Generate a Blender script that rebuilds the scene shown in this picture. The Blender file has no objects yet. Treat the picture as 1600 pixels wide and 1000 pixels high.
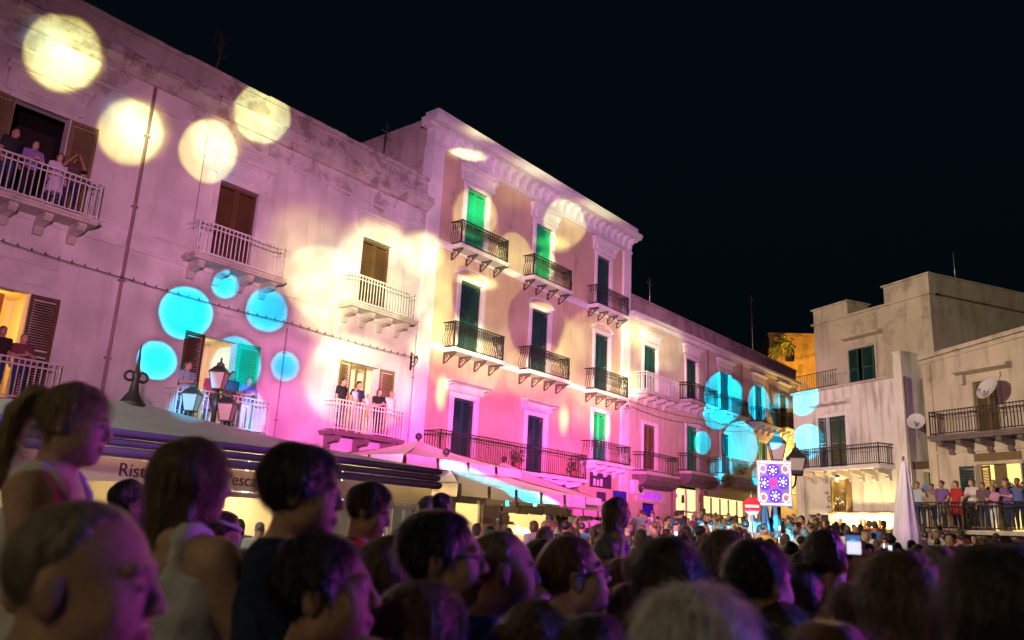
# ---------------------------------------------------------------- imports
import bpy, math, random
import numpy as np
import openvdb
from mathutils import Vector, Matrix

random.seed(7)
RNG = np.random.default_rng(11)
scene = bpy.context.scene
COL = scene.collection
rad = math.radians

# ---------------------------------------------------------------- camera
# A phone held at eye level, tilted up 14.4 degrees and rolled 3 degrees.
FPX = 1270.0                      # focal length for a 1600 pixel wide picture
ROLL = rad(2.95)
PITCH = math.atan(325.5 / FPX)
EYE = Vector((0, 0, 1.75))
FWD = Vector((0, math.cos(PITCH), math.sin(PITCH)))
_up0 = Vector((0, -math.sin(PITCH), math.cos(PITCH)))
_r0 = Vector((1, 0, 0))
RGT = _r0 * math.cos(ROLL) + _up0 * math.sin(ROLL)
UPV = -_r0 * math.sin(ROLL) + _up0 * math.cos(ROLL)
cam_data = bpy.data.cameras.new('camera')
cam = bpy.data.objects.new('camera', cam_data)
COL.objects.link(cam)
cam.matrix_world = Matrix((
    (RGT.x, UPV.x, -FWD.x, EYE.x), (RGT.y, UPV.y, -FWD.y, EYE.y),
    (RGT.z, UPV.z, -FWD.z, EYE.z), (0, 0, 0, 1)))
cam_data.sensor_width = 36
cam_data.lens = 36 * FPX / 1600
cam_data.clip_start = 0.05
cam_data.clip_end = 600
cam_data.dof.use_dof = True
cam_data.dof.focus_distance = 24
cam_data.dof.aperture_fstop = 2.6
scene.camera = cam


def at(x, y, depth):
    """World point seen at pixel (x, y) of the 1600x1000 frame, that many metres in front."""
    return EYE + (FWD + RGT * ((x - 800) / FPX) - UPV * ((y - 500) / FPX)) * depth


# ---------------------------------------------------------------- night sky and exposure
world = bpy.data.worlds.new('World')
scene.world = world
world.use_nodes = True
wn = world.node_tree.nodes
wl = world.node_tree.links
bg = wn['Background']
sky = wn.new('ShaderNodeTexSky')
sky.sky_type = 'NISHITA'
sky.sun_disc = False
sky.sun_elevation = rad(-4)
sky.sun_rotation = rad(200)
mixc = wn.new('ShaderNodeMixRGB')
mixc.blend_type = 'ADD'
mixc.inputs[0].default_value = 1
mixc.inputs[2].default_value = (0.006, 0.040, 0.070, 1)
wl.new(sky.outputs[0], mixc.inputs[1])
wl.new(mixc.outputs[0], bg.inputs[0])
bg.inputs[1].default_value = 0.05
scene.view_settings.view_transform = 'Standard'
scene.view_settings.look = 'None'
scene.view_settings.gamma = 1
scene.view_settings.exposure = 0
scene.view_settings.use_curve_mapping = False
scene.cycles.use_denoising = True
scene.cycles.max_bounces = 5
scene.cycles.diffuse_bounces = 3
scene.cycles.glossy_bounces = 2
scene.cycles.transmission_bounces = 3
scene.cycles.sample_clamp_indirect = 3
scene.cycles.use_light_tree = True

# ---------------------------------------------------------------- show projectors and assumed street lights
GOBO_MAUVE = [
    (-0.5106, 0.0370, 0.3057, 0.2703, 1.00, 0.27),
    (-0.3085, 0.0730, 0.2110, 0.2092, 1.00, 0.30),
    (-0.5535, 0.2410, 0.2250, 0.1575, 1.00, 0.07),
    (-0.3332, 0.2053, 0.2004, 0.1230, 1.00, 0.13),
    (-0.1994, 0.1535, 0.0879, 0.1445, 1.00, 0.08),
    (-0.4338, 0.0083, 0.0283, 0.0283, 0.05, -7.77),
    (-0.4586, -0.0448, 0.0205, 0.0205, 0.05, -7.54),
    (-0.3948, 0.0425, 0.0144, 0.0144, 0.07, -8.14),
    (-0.3483, 0.0222, 0.0228, 0.0232, 0.05, -8.54),
    (-0.3764, -0.0395, 0.0271, 0.0294, 0.05, -8.19),
    (-0.3235, -0.0346, 0.0151, 0.0161, 0.07, -8.73),
    (0.1746, -0.0053, 0.0234, 0.0286, 0.08, -28.58),
    (0.1670, -0.0248, 0.0171, 0.0171, 0.08, -27.61),
    (0.1885, 0.0072, 0.0094, 0.0101, 0.10, -30.30),
    (0.2182, -0.0056, 0.0142, 0.0201, 0.08, -34.04),
    (0.1957, -0.0554, 0.0218, 0.0261, 0.05, -30.61),
    (0.1504, -0.0572, 0.0100, 0.0133, 0.07, -25.77),
    (0.2174, -0.0874, 0.0078, 0.0112, 0.10, -33.20),
    (0.2471, -0.0144, 0.0155, 0.0194, 0.06, -18.12),
    (0.2512, -0.0614, 0.0160, 0.0185, 0.06, -17.86),
    (0.2422, 0.0025, 0.0075, 0.0070, 0.10, -18.38),
]
GOBO_YELLOW = [
    (-0.5921, 0.2676, 0.0434, 0.0446, 0.12, 0.32),
    (-0.5861, 0.2629, 0.0339, 0.0316, 1.00, 0.70),
    (-0.5119, 0.1925, 0.0362, 0.0382, 0.16, 0.27),
    (-0.5020, 0.1963, 0.0301, 0.0312, 1.00, 0.63),
    (-0.4269, 0.1857, 0.0320, 0.0363, 0.10, 0.31),
    (-0.4189, 0.1971, 0.0252, 0.0258, 1.00, 0.68),
    (-0.3716, 0.2378, 0.0328, 0.0342, 0.10, 0.41),
    (-0.3767, 0.2303, 0.0256, 0.0261, 1.00, 0.67),
    (-0.2935, 0.0611, 0.0422, 0.0417, 0.15, 0.19),
    (-0.2897, 0.0581, 0.0310, 0.0306, 1.00, 0.41),
    (-0.2437, -0.0427, 0.0616, 0.0528, 0.12, 0.17),
    (-0.2636, -0.0097, 0.0238, 0.0177, 1.00, 1.07),
    (-0.2561, -0.0170, 0.0420, 0.0272, 1.00, 0.36),
    (-0.2236, 0.0781, 0.0632, 0.0521, 0.15, 0.16),
    (-0.1821, 0.1091, 0.0263, 0.0257, 0.50, 0.84),
    (-0.2519, 0.0740, 0.0499, 0.0421, 0.90, 0.25),
    (-0.3115, 0.1114, 0.0453, 0.0352, 0.60, 0.16),
    (-0.2333, 0.1159, 0.0361, 0.0242, 0.50, 0.41),
    (-0.2869, 0.0202, 0.0280, 0.0206, 1.00, 0.52),
    (-0.1878, -0.0356, 0.0284, 0.0477, 0.90, 0.21),
    (-0.1795, 0.0035, 0.0129, 0.0207, 0.90, 0.41),
    (-0.1246, 0.1613, 0.0269, 0.0292, 0.12, 0.32),
    (-0.1191, 0.1695, 0.0165, 0.0190, 0.50, 0.49),
    (-0.0773, 0.1223, 0.0225, 0.0261, 0.12, 0.46),
    (-0.0194, 0.1662, 0.0261, 0.0281, 0.12, 0.58),
    (-0.1369, 0.2275, 0.0226, 0.0067, 0.50, 0.90),
    (-0.0396, 0.1176, 0.0129, 0.0174, 0.30, 0.86),
    (-0.0837, 0.0480, 0.1036, 0.0849, 0.15, 0.19),
    (-0.1288, -0.0003, 0.0450, 0.0458, 0.10, 0.21),
    (-0.1222, 0.0110, 0.0248, 0.0125, 0.90, 1.07),
    (-0.0408, -0.0064, 0.0429, 0.0364, 0.10, 0.22),
    (-0.0445, -0.0069, 0.0148, 0.0098, 0.90, 1.09),
    (0.0216, 0.0194, 0.0453, 0.0568, 0.12, 0.35),
    (-0.1566, 0.0451, 0.0131, 0.0561, 0.50, 0.32),
    (-0.0482, 0.0493, 0.0328, 0.0441, 0.12, -0.46),
    (-0.1348, 0.0729, 0.0132, 0.0298, 0.20, -0.30),
    (0.0009, 0.0797, 0.0228, 0.0260, 0.20, -0.25),
    (-0.1186, 0.0860, 0.0251, 0.0086, 0.50, 0.79),
    (-0.0437, 0.0678, 0.0165, 0.0071, 0.50, 0.93),
    (-0.1017, 0.1173, 0.0119, 0.0433, 0.30, 0.17),
    (0.0661, 0.0554, 0.0200, 0.0173, 1.00, 2.26),
    (0.0621, -0.0038, 0.0152, 0.0170, 1.00, 2.19),
    (-0.1519, -0.0393, 0.0072, 0.0191, 0.90, 1.29),
    (-0.0133, -0.0518, 0.0059, 0.0166, 1.00, 1.95),
    (0.0297, -0.0535, 0.0127, 0.0180, 0.60, 1.31),
    (-0.1082, 0.2556, 0.0381, 0.0120, 0.90, 0.71),
    (-0.0230, 0.2255, 0.0697, 0.0165, 0.90, 0.75),
    (-0.0315, 0.1422, 0.0228, 0.0103, 0.60, 0.79),
    (0.0398, 0.1901, 0.0469, 0.0135, 0.80, 0.75),
    (0.0970, 0.0437, 0.0347, 0.0288, 0.30, 0.72),
    (0.0745, 0.0191, 0.0306, 0.0428, 0.90, 0.51),
    (0.0155, -0.0273, 0.0329, 0.0238, 0.60, 0.34),
    (0.0449, -0.0060, 0.0227, 0.0353, 0.90, 0.69),
    (0.1282, 0.0117, 0.0232, 0.0215, 0.40, 0.30),
    (-0.2288, 0.0492, 0.0785, 0.0837, 0.90, 0.28),
    (-0.2714, -0.0462, 0.0417, 0.0404, 0.90, 0.23),
    (-0.3293, 0.0700, 0.0419, 0.0417, 0.90, 0.13),
    (-0.1518, 0.0884, 0.0293, 0.0427, 0.90, 0.22),
    (-0.0963, 0.0039, 0.0439, 0.0349, 0.90, 0.26),
    (-0.0236, 0.0276, 0.0374, 0.0354, 0.90, 0.27),
    (0.0049, -0.0461, 0.0446, 0.0208, 0.90, 0.25),
    (-0.1626, 0.0232, 0.0144, 0.0279, 0.90, 0.43),
    (-0.0827, 0.1936, 0.0379, 0.0222, 0.90, 0.18),
    (-0.3891, -0.1829, 0.1636, 0.0140, 0.50, 0.02),  # weak fills added to brighten the marquee fascia and parasol valances
    (-0.2061, -0.1665, 0.0504, 0.0243, 0.50, 0.05),
    (-0.1322, -0.1660, 0.0702, 0.0247, 0.60, 0.06),
    (-0.4338, 0.0083, 0.0283, 0.0283, 0.05, -7.77),
    (-0.4586, -0.0448, 0.0205, 0.0205, 0.05, -7.54),
    (-0.3948, 0.0425, 0.0144, 0.0144, 0.07, -8.14),
    (-0.3483, 0.0222, 0.0228, 0.0232, 0.05, -8.54),
    (-0.3764, -0.0395, 0.0271, 0.0294, 0.05, -8.19),
    (-0.3235, -0.0346, 0.0151, 0.0161, 0.07, -8.73),
    (0.1746, -0.0053, 0.0234, 0.0286, 0.08, -28.58),
    (0.1670, -0.0248, 0.0171, 0.0171, 0.08, -27.61),
    (0.1885, 0.0072, 0.0094, 0.0101, 0.10, -30.30),
    (0.2182, -0.0056, 0.0142, 0.0201, 0.08, -34.04),
    (0.1957, -0.0554, 0.0218, 0.0261, 0.05, -30.61),
    (0.1504, -0.0572, 0.0100, 0.0133, 0.07, -25.77),
    (0.2174, -0.0874, 0.0078, 0.0112, 0.10, -33.20),
    (0.2471, -0.0144, 0.0155, 0.0194, 0.06, -18.12),
    (0.2512, -0.0614, 0.0160, 0.0185, 0.06, -17.86),
    (0.2422, 0.0025, 0.0075, 0.0070, 0.10, -18.38),
]
GOBO_CYAN = [
    (-0.4338, 0.0083, 0.0283, 0.0283, 0.05, 0.97),
    (-0.4586, -0.0448, 0.0205, 0.0205, 0.05, 0.90),
    (-0.3948, 0.0425, 0.0144, 0.0144, 0.07, 0.81),
    (-0.3483, 0.0222, 0.0228, 0.0232, 0.05, 0.66),
    (-0.3764, -0.0395, 0.0271, 0.0294, 0.05, 0.61),
    (-0.3235, -0.0346, 0.0151, 0.0161, 0.07, 0.60),
    (-0.4164, -0.1010, 0.0265, 0.0326, 0.20, 0.44),
    (-0.3536, -0.0900, 0.0135, 0.0263, 0.20, 0.37),
    (0.1746, -0.0053, 0.0234, 0.0286, 0.08, 4.64),
    (0.1670, -0.0248, 0.0171, 0.0171, 0.08, 3.59),
    (0.1885, 0.0072, 0.0094, 0.0101, 0.10, 4.43),
    (0.2182, -0.0056, 0.0142, 0.0201, 0.08, 4.15),
    (0.1957, -0.0554, 0.0218, 0.0261, 0.05, 5.47),
    (0.1504, -0.0572, 0.0100, 0.0133, 0.07, 3.35),
    (0.1736, -0.0854, 0.0154, 0.0154, 0.15, 3.63),
    (0.2174, -0.0874, 0.0078, 0.0112, 0.10, 3.24),
    (0.2471, -0.0144, 0.0155, 0.0194, 0.06, 2.69),
    (0.2512, -0.0614, 0.0160, 0.0185, 0.06, 2.85),
    (0.2422, 0.0025, 0.0075, 0.0070, 0.10, 1.95),
    (0.1440, -0.1753, 0.0490, 0.0064, 0.40, 1.54),
    (0.1740, -0.1798, 0.0255, 0.0112, 0.30, 0.92),
    (0.1025, -0.1687, 0.0331, 0.0090, 0.60, 1.14),
    (0.2122, -0.1890, 0.0254, 0.0087, 0.50, 0.68),
    (-0.1539, -0.1395, 0.0095, 0.0068, 0.15, 0.72),
    (-0.1449, -0.1420, 0.0095, 0.0068, 0.15, 0.73),
    (-0.1360, -0.1445, 0.0096, 0.0068, 0.15, 0.74),
    (-0.1271, -0.1470, 0.0096, 0.0068, 0.15, 0.76),
    (-0.1181, -0.1496, 0.0096, 0.0068, 0.15, 0.77),
    (-0.1091, -0.1522, 0.0096, 0.0068, 0.15, 0.78),
    (-0.1001, -0.1548, 0.0096, 0.0068, 0.15, 0.80),
    (-0.0912, -0.1574, 0.0096, 0.0068, 0.15, 0.81),
    (-0.0822, -0.1600, 0.0096, 0.0068, 0.15, 0.83),
    (-0.0732, -0.1627, 0.0096, 0.0068, 0.15, 0.84),
    (-0.0641, -0.1654, 0.0096, 0.0068, 0.15, 0.86),
    (-0.0551, -0.1681, 0.0096, 0.0068, 0.15, 0.87),
    (-0.0461, -0.1708, 0.0096, 0.0068, 0.15, 0.89),
    (-0.0864, -0.1607, 0.0077, 0.0074, 0.10, 0.73),
    (-0.0711, -0.1650, 0.0077, 0.0074, 0.10, 0.76),
    (-0.0552, -0.1681, 0.0071, 0.0056, 0.10, 0.78),
    (-0.6128, 0.2814, 0.0270, 0.0245, 0.90, 0.09),
    (-0.5261, 0.2096, 0.0232, 0.0242, 0.90, 0.10),
    (-0.4114, 0.1695, 0.0209, 0.0185, 0.90, 0.13),
    (-0.3561, 0.2234, 0.0186, 0.0174, 0.90, 0.11),
    (-0.1263, 0.1647, 0.0179, 0.0190, 0.90, 0.19),
    (-0.2675, 0.0930, 0.0428, 0.0282, 1.00, 0.06),
    (-0.0970, 0.0179, 0.0293, 0.0350, 1.00, 0.10),
]
GOBO_WASH = [
    (-0.2071, 0.0451, 0.2154, 0.2236, 1.00, 0.13),
    (-0.0176, 0.0714, 0.2190, 0.2443, 1.00, 0.48),
    (0.1206, 0.0036, 0.1466, 0.1285, 1.00, 0.59),
    (-0.0388, 0.2381, 0.1856, 0.1205, 1.00, 0.37),
    (0.0735, 0.0694, 0.1543, 0.1449, 1.00, 0.26),
    (0.2931, -0.1557, 0.0135, 0.0542, 0.30, 0.10),
    (0.1739, -0.1786, 0.0191, 0.0248, 0.50, 0.05),
    (0.2869, -0.0351, 0.0730, 0.0821, 0.60, 0.21),
    (0.3938, -0.0387, 0.0697, 0.1070, 0.80, 0.08),
    (0.0493, -0.1839, 0.1670, 0.0162, 0.60, 0.10),  # fills added to brighten the far crowd
    (0.2723, -0.1796, 0.0949, 0.0148, 0.60, 0.06),
    (-0.2457, -0.1639, 0.1063, 0.0133, 0.40, 0.02),  # faint fills added to lift the purple marquee edge
    (-0.4084, -0.1706, 0.1555, 0.0150, 0.40, 0.01),
    (-0.4338, 0.0083, 0.0283, 0.0283, 0.05, -7.77),
    (-0.4586, -0.0448, 0.0205, 0.0205, 0.05, -7.54),
    (-0.3948, 0.0425, 0.0144, 0.0144, 0.07, -8.14),
    (-0.3483, 0.0222, 0.0228, 0.0232, 0.05, -8.54),
    (-0.3764, -0.0395, 0.0271, 0.0294, 0.05, -8.19),
    (-0.3235, -0.0346, 0.0151, 0.0161, 0.07, -8.73),
    (0.1746, -0.0053, 0.0234, 0.0286, 0.08, -28.58),
    (0.1670, -0.0248, 0.0171, 0.0171, 0.08, -27.61),
    (0.1885, 0.0072, 0.0094, 0.0101, 0.10, -30.30),
    (0.2182, -0.0056, 0.0142, 0.0201, 0.08, -34.04),
    (0.1957, -0.0554, 0.0218, 0.0261, 0.05, -30.61),
    (0.1504, -0.0572, 0.0100, 0.0133, 0.07, -25.77),
    (0.2174, -0.0874, 0.0078, 0.0112, 0.10, -33.20),
    (0.2471, -0.0144, 0.0155, 0.0194, 0.06, -18.12),
    (0.2512, -0.0614, 0.0160, 0.0185, 0.06, -17.86),
    (0.2422, 0.0025, 0.0075, 0.0070, 0.10, -18.38),
]
GOBO_MAGENTA = [
    (-0.2119, -0.0996, 0.1467, 0.1000, 1.00, 0.38),
    (-0.0846, -0.0913, 0.1444, 0.1084, 1.00, 0.82),
    (0.0252, -0.1058, 0.0888, 0.0888, 1.00, 0.86),
    (-0.2894, -0.0822, 0.1237, 0.0998, 1.00, 0.25),
    (0.0767, -0.0861, 0.0902, 0.0898, 1.00, 0.60),
    (-0.0344, -0.0785, 0.0586, 0.0753, 1.00, 0.55),
    (0.0896, 0.0283, 0.1538, 0.1290, 1.00, 0.16),
    (-0.4338, 0.0083, 0.0283, 0.0283, 0.05, -7.77),
    (-0.4586, -0.0448, 0.0205, 0.0205, 0.05, -7.54),
    (-0.3948, 0.0425, 0.0144, 0.0144, 0.07, -8.14),
    (-0.3483, 0.0222, 0.0228, 0.0232, 0.05, -8.54),
    (-0.3764, -0.0395, 0.0271, 0.0294, 0.05, -8.19),
    (-0.3235, -0.0346, 0.0151, 0.0161, 0.07, -8.73),
    (0.1746, -0.0053, 0.0234, 0.0286, 0.08, -28.58),
    (0.1670, -0.0248, 0.0171, 0.0171, 0.08, -27.61),
    (0.1885, 0.0072, 0.0094, 0.0101, 0.10, -30.30),
    (0.2182, -0.0056, 0.0142, 0.0201, 0.08, -34.04),
    (0.1957, -0.0554, 0.0218, 0.0261, 0.05, -30.61),
    (0.1504, -0.0572, 0.0100, 0.0133, 0.07, -25.77),
    (0.2174, -0.0874, 0.0078, 0.0112, 0.10, -33.20),
    (0.2471, -0.0144, 0.0155, 0.0194, 0.06, -18.12),
    (0.2512, -0.0614, 0.0160, 0.0185, 0.06, -17.86),
    (0.2422, 0.0025, 0.0075, 0.0070, 0.10, -18.38),
    (-0.4963, -0.1924, 0.1200, 0.0316, 0.30, -3.97),  # cut-outs added to keep magenta off the marquee and parasols
    (-0.3766, -0.1863, 0.0908, 0.0291, 0.30, -4.08),
    (-0.2831, -0.1837, 0.0803, 0.0285, 0.30, -4.73),
    (-0.2118, -0.1741, 0.0692, 0.0304, 0.30, -5.47),
    (-0.1529, -0.1751, 0.0569, 0.0306, 0.30, -5.86),
    (-0.0996, -0.1785, 0.0508, 0.0258, 0.30, -6.31),
    (0.0546, -0.1841, 0.1689, 0.0151, 0.60, 0.11),
]


def aim(o, target):
    o.rotation_euler = (Vector(target) - o.location).to_track_quat('-Z', 'Y').to_euler()


def spot(name, loc, target, energy, col, angle, radius=0.1, blend=0.3):
    l = bpy.data.lights.new(name, 'SPOT')
    l.energy = energy; l.color = col; l.spot_size = rad(angle); l.spot_blend = blend; l.shadow_soft_size = radius
    o = bpy.data.objects.new(name, l); COL.objects.link(o); o.location = loc
    aim(o, target)
    return o


def projector(name, loc, target, energy, blobs, ramp, radius=0.04):
    """A show projector: its slide is a set of discs, sharp or out of focus, given in the lamp's own tangent plane."""
    o = spot(name, loc, target, energy, (1, 1, 1), 96, radius, 0.1)
    l = o.data; l.use_nodes = True
    nt = l.node_tree; N = nt.nodes; K = nt.links
    em = N['Emission']
    tc = N.new('ShaderNodeTexCoord'); sp = N.new('ShaderNodeSeparateXYZ'); K.new(tc.outputs['Normal'], sp.inputs[0])
    dv = []
    ab = N.new('ShaderNodeMath'); ab.operation = 'ABSOLUTE'; K.new(sp.outputs[2], ab.inputs[0])
    for k in (0, 1):
        d = N.new('ShaderNodeMath'); d.operation = 'DIVIDE'; K.new(sp.outputs[k], d.inputs[0]); K.new(ab.outputs[0], d.inputs[1]); dv.append(d)
    cb = N.new('ShaderNodeCombineXYZ'); K.new(dv[0].outputs[0], cb.inputs[0]); K.new(dv[1].outputs[0], cb.inputs[1])
    nz = N.new('ShaderNodeTexNoise'); nz.inputs['Scale'].default_value = 26; nz.inputs['Detail'].default_value = 3
    K.new(cb.outputs[0], nz.inputs['Vector'])
    wb = N.new('ShaderNodeVectorMath'); wb.operation = 'MULTIPLY_ADD'; wb.inputs[1].default_value = (0.006, 0.006, 0)
    K.new(nz.outputs['Color'], wb.inputs[0]); K.new(cb.outputs[0], wb.inputs[2])
    n2 = N.new('ShaderNodeTexNoise'); n2.inputs['Scale'].default_value = 40; n2.inputs['Detail'].default_value = 4
    K.new(cb.outputs[0], n2.inputs['Vector'])
    un = N.new('ShaderNodeMapRange'); un.inputs[1].default_value = 0.3; un.inputs[2].default_value = 0.7; un.inputs[3].default_value = 0.72; un.inputs[4].default_value = 1.2
    K.new(n2.outputs[0], un.inputs[0])
    cb = wb
    prev = None
    for gx, gy, rx, ry, soft, inten in blobs:
        v = N.new('ShaderNodeVectorMath'); v.operation = 'MULTIPLY_ADD'
        v.inputs[1].default_value = (1 / rx, 1 / ry, 0); v.inputs[2].default_value = (-(gx + 0.003) / rx, -(gy + 0.003) / ry, 0)
        K.new(cb.outputs[0], v.inputs[0])
        ln = N.new('ShaderNodeVectorMath'); ln.operation = 'LENGTH'; K.new(v.outputs[0], ln.inputs[0])
        mr = N.new('ShaderNodeMapRange'); mr.interpolation_type = 'SMOOTHSTEP'
        mr.inputs[1].default_value = max(1 - soft, 0.0); mr.inputs[2].default_value = 1 + soft * 0.35
        mr.inputs[3].default_value = inten; mr.inputs[4].default_value = 0
        K.new(ln.outputs['Value'], mr.inputs[0])
        if prev is None:
            prev = mr.outputs[0]
        else:
            ad = N.new('ShaderNodeMath'); ad.operation = 'ADD'; K.new(prev, ad.inputs[0]); K.new(mr.outputs[0], ad.inputs[1]); prev = ad.outputs[0]
    mxn = N.new('ShaderNodeMath'); mxn.operation = 'MAXIMUM'; mxn.inputs[1].default_value = 0; K.new(prev, mxn.inputs[0]); prev = mxn.outputs[0]
    if len(ramp) > 1:
        cr = N.new('ShaderNodeValToRGB'); e = cr.color_ramp.elements
        e[0].position, e[0].color = 0.0, (*ramp[0], 1); e[1].position, e[1].color = ramp[2], (*ramp[1], 1)
        K.new(prev, cr.inputs[0]); K.new(cr.outputs[0], em.inputs['Color'])
    else:
        em.inputs['Color'].default_value = (*ramp[0], 1)
    ml = N.new('ShaderNodeMath'); ml.operation = 'MULTIPLY'; K.new(prev, ml.inputs[0]); K.new(un.outputs[0], ml.inputs[1])
    K.new(ml.outputs[0], em.inputs['Strength'])
    return o


PJ = (1.5, -5.0, 3.6); PT = (3.0, 34.0, 8.5)
projector('projector_yellow', PJ, PT, 185000, GOBO_YELLOW, [(1.0, 0.72, 0.04), (0.88, 1.0, 0.38), 0.42])
projector('projector_cyan', PJ, PT, 170000, GOBO_CYAN, [(0.0, 0.58, 1.0)])
projector('projector_lavender', PJ, PT, 92000, GOBO_WASH, [(1.0, 0.46, 0.92)], 0.25)
projector('projector_mauve', PJ, PT, 70000, GOBO_MAUVE, [(1.0, 0.40, 0.68)], 0.25)
projector('projector_magenta', PJ, PT, 180000, GOBO_MAGENTA, [(1.0, 0.06, 0.58)], 0.25)
# assumed street lights behind the camera and to the left, outside the view: warm, on the right-hand houses and the backs of heads
spot('assumed_street_flood', (-14, 6, 8.5), (17, 34, 6.5), 40000, (1.0, 0.80, 0.56), 34, 0.3, 0.6)
spot('assumed_street_light_left', (-10.0, 3.5, 8.5), (-5.0, 14.0, 3.0), 4200, (0.92, 0.95, 0.78), 60, 0.25, 0.6)  # assumed lamp, aimed to brighten the grey marquee roof
spot('assumed_street_light_near', (-6.0, 0.5, 4.5), (-0.5, 3.0, 1.7), 75, (1.0, 0.80, 0.36), 100, 0.6, 0.6)  # assumed lamp on the left, added for the people near the camera
spot('assumed_street_light_rear', (-3.0, -3.5, 4.6), (0.9, 3.0, 1.5), 150, (1.0, 0.80, 0.42), 110, 0.7, 0.6)
# assumed show lights off to the right, out of view, on the faces
spot('assumed_stage_light', (12, 9, 4.2), (0, 2.5, 1.6), 2000, (1.0, 0.02, 0.55), 60, 0.3, 0.6)
spot('assumed_stage_light_blue', (14.5, 7.5, 5.0), (0.5, 3.0, 1.4), 3800, (0.16, 0.12, 1.0), 60, 0.3, 0.6)
# ---------------------------------------------------------------- mesh and material helpers
def new_obj(name, data, parent=None, loc=None, rz=0.0, scale=None):
    o = bpy.data.objects.new(name, data)
    COL.objects.link(o)
    if parent is not None:
        o.parent = parent
    if loc is not None:
        o.location = loc
    if rz:
        o.rotation_euler = (0, 0, rz)
    if scale is not None:
        o.scale = scale
    return o


def tag(o, label, cat=None, group=None, kind=None):
    if label:
        o['label'] = label
    if cat:
        o['category'] = cat
    if group:
        o['group'] = group
    if kind:
        o['kind'] = kind
    return o


def thing(name, label, cat, loc=(0, 0, 0), rz=0.0, group=None):
    o = new_obj(name, None, None, loc, rz)
    o.empty_display_size = 0.2
    return tag(o, label, cat, group)


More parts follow.
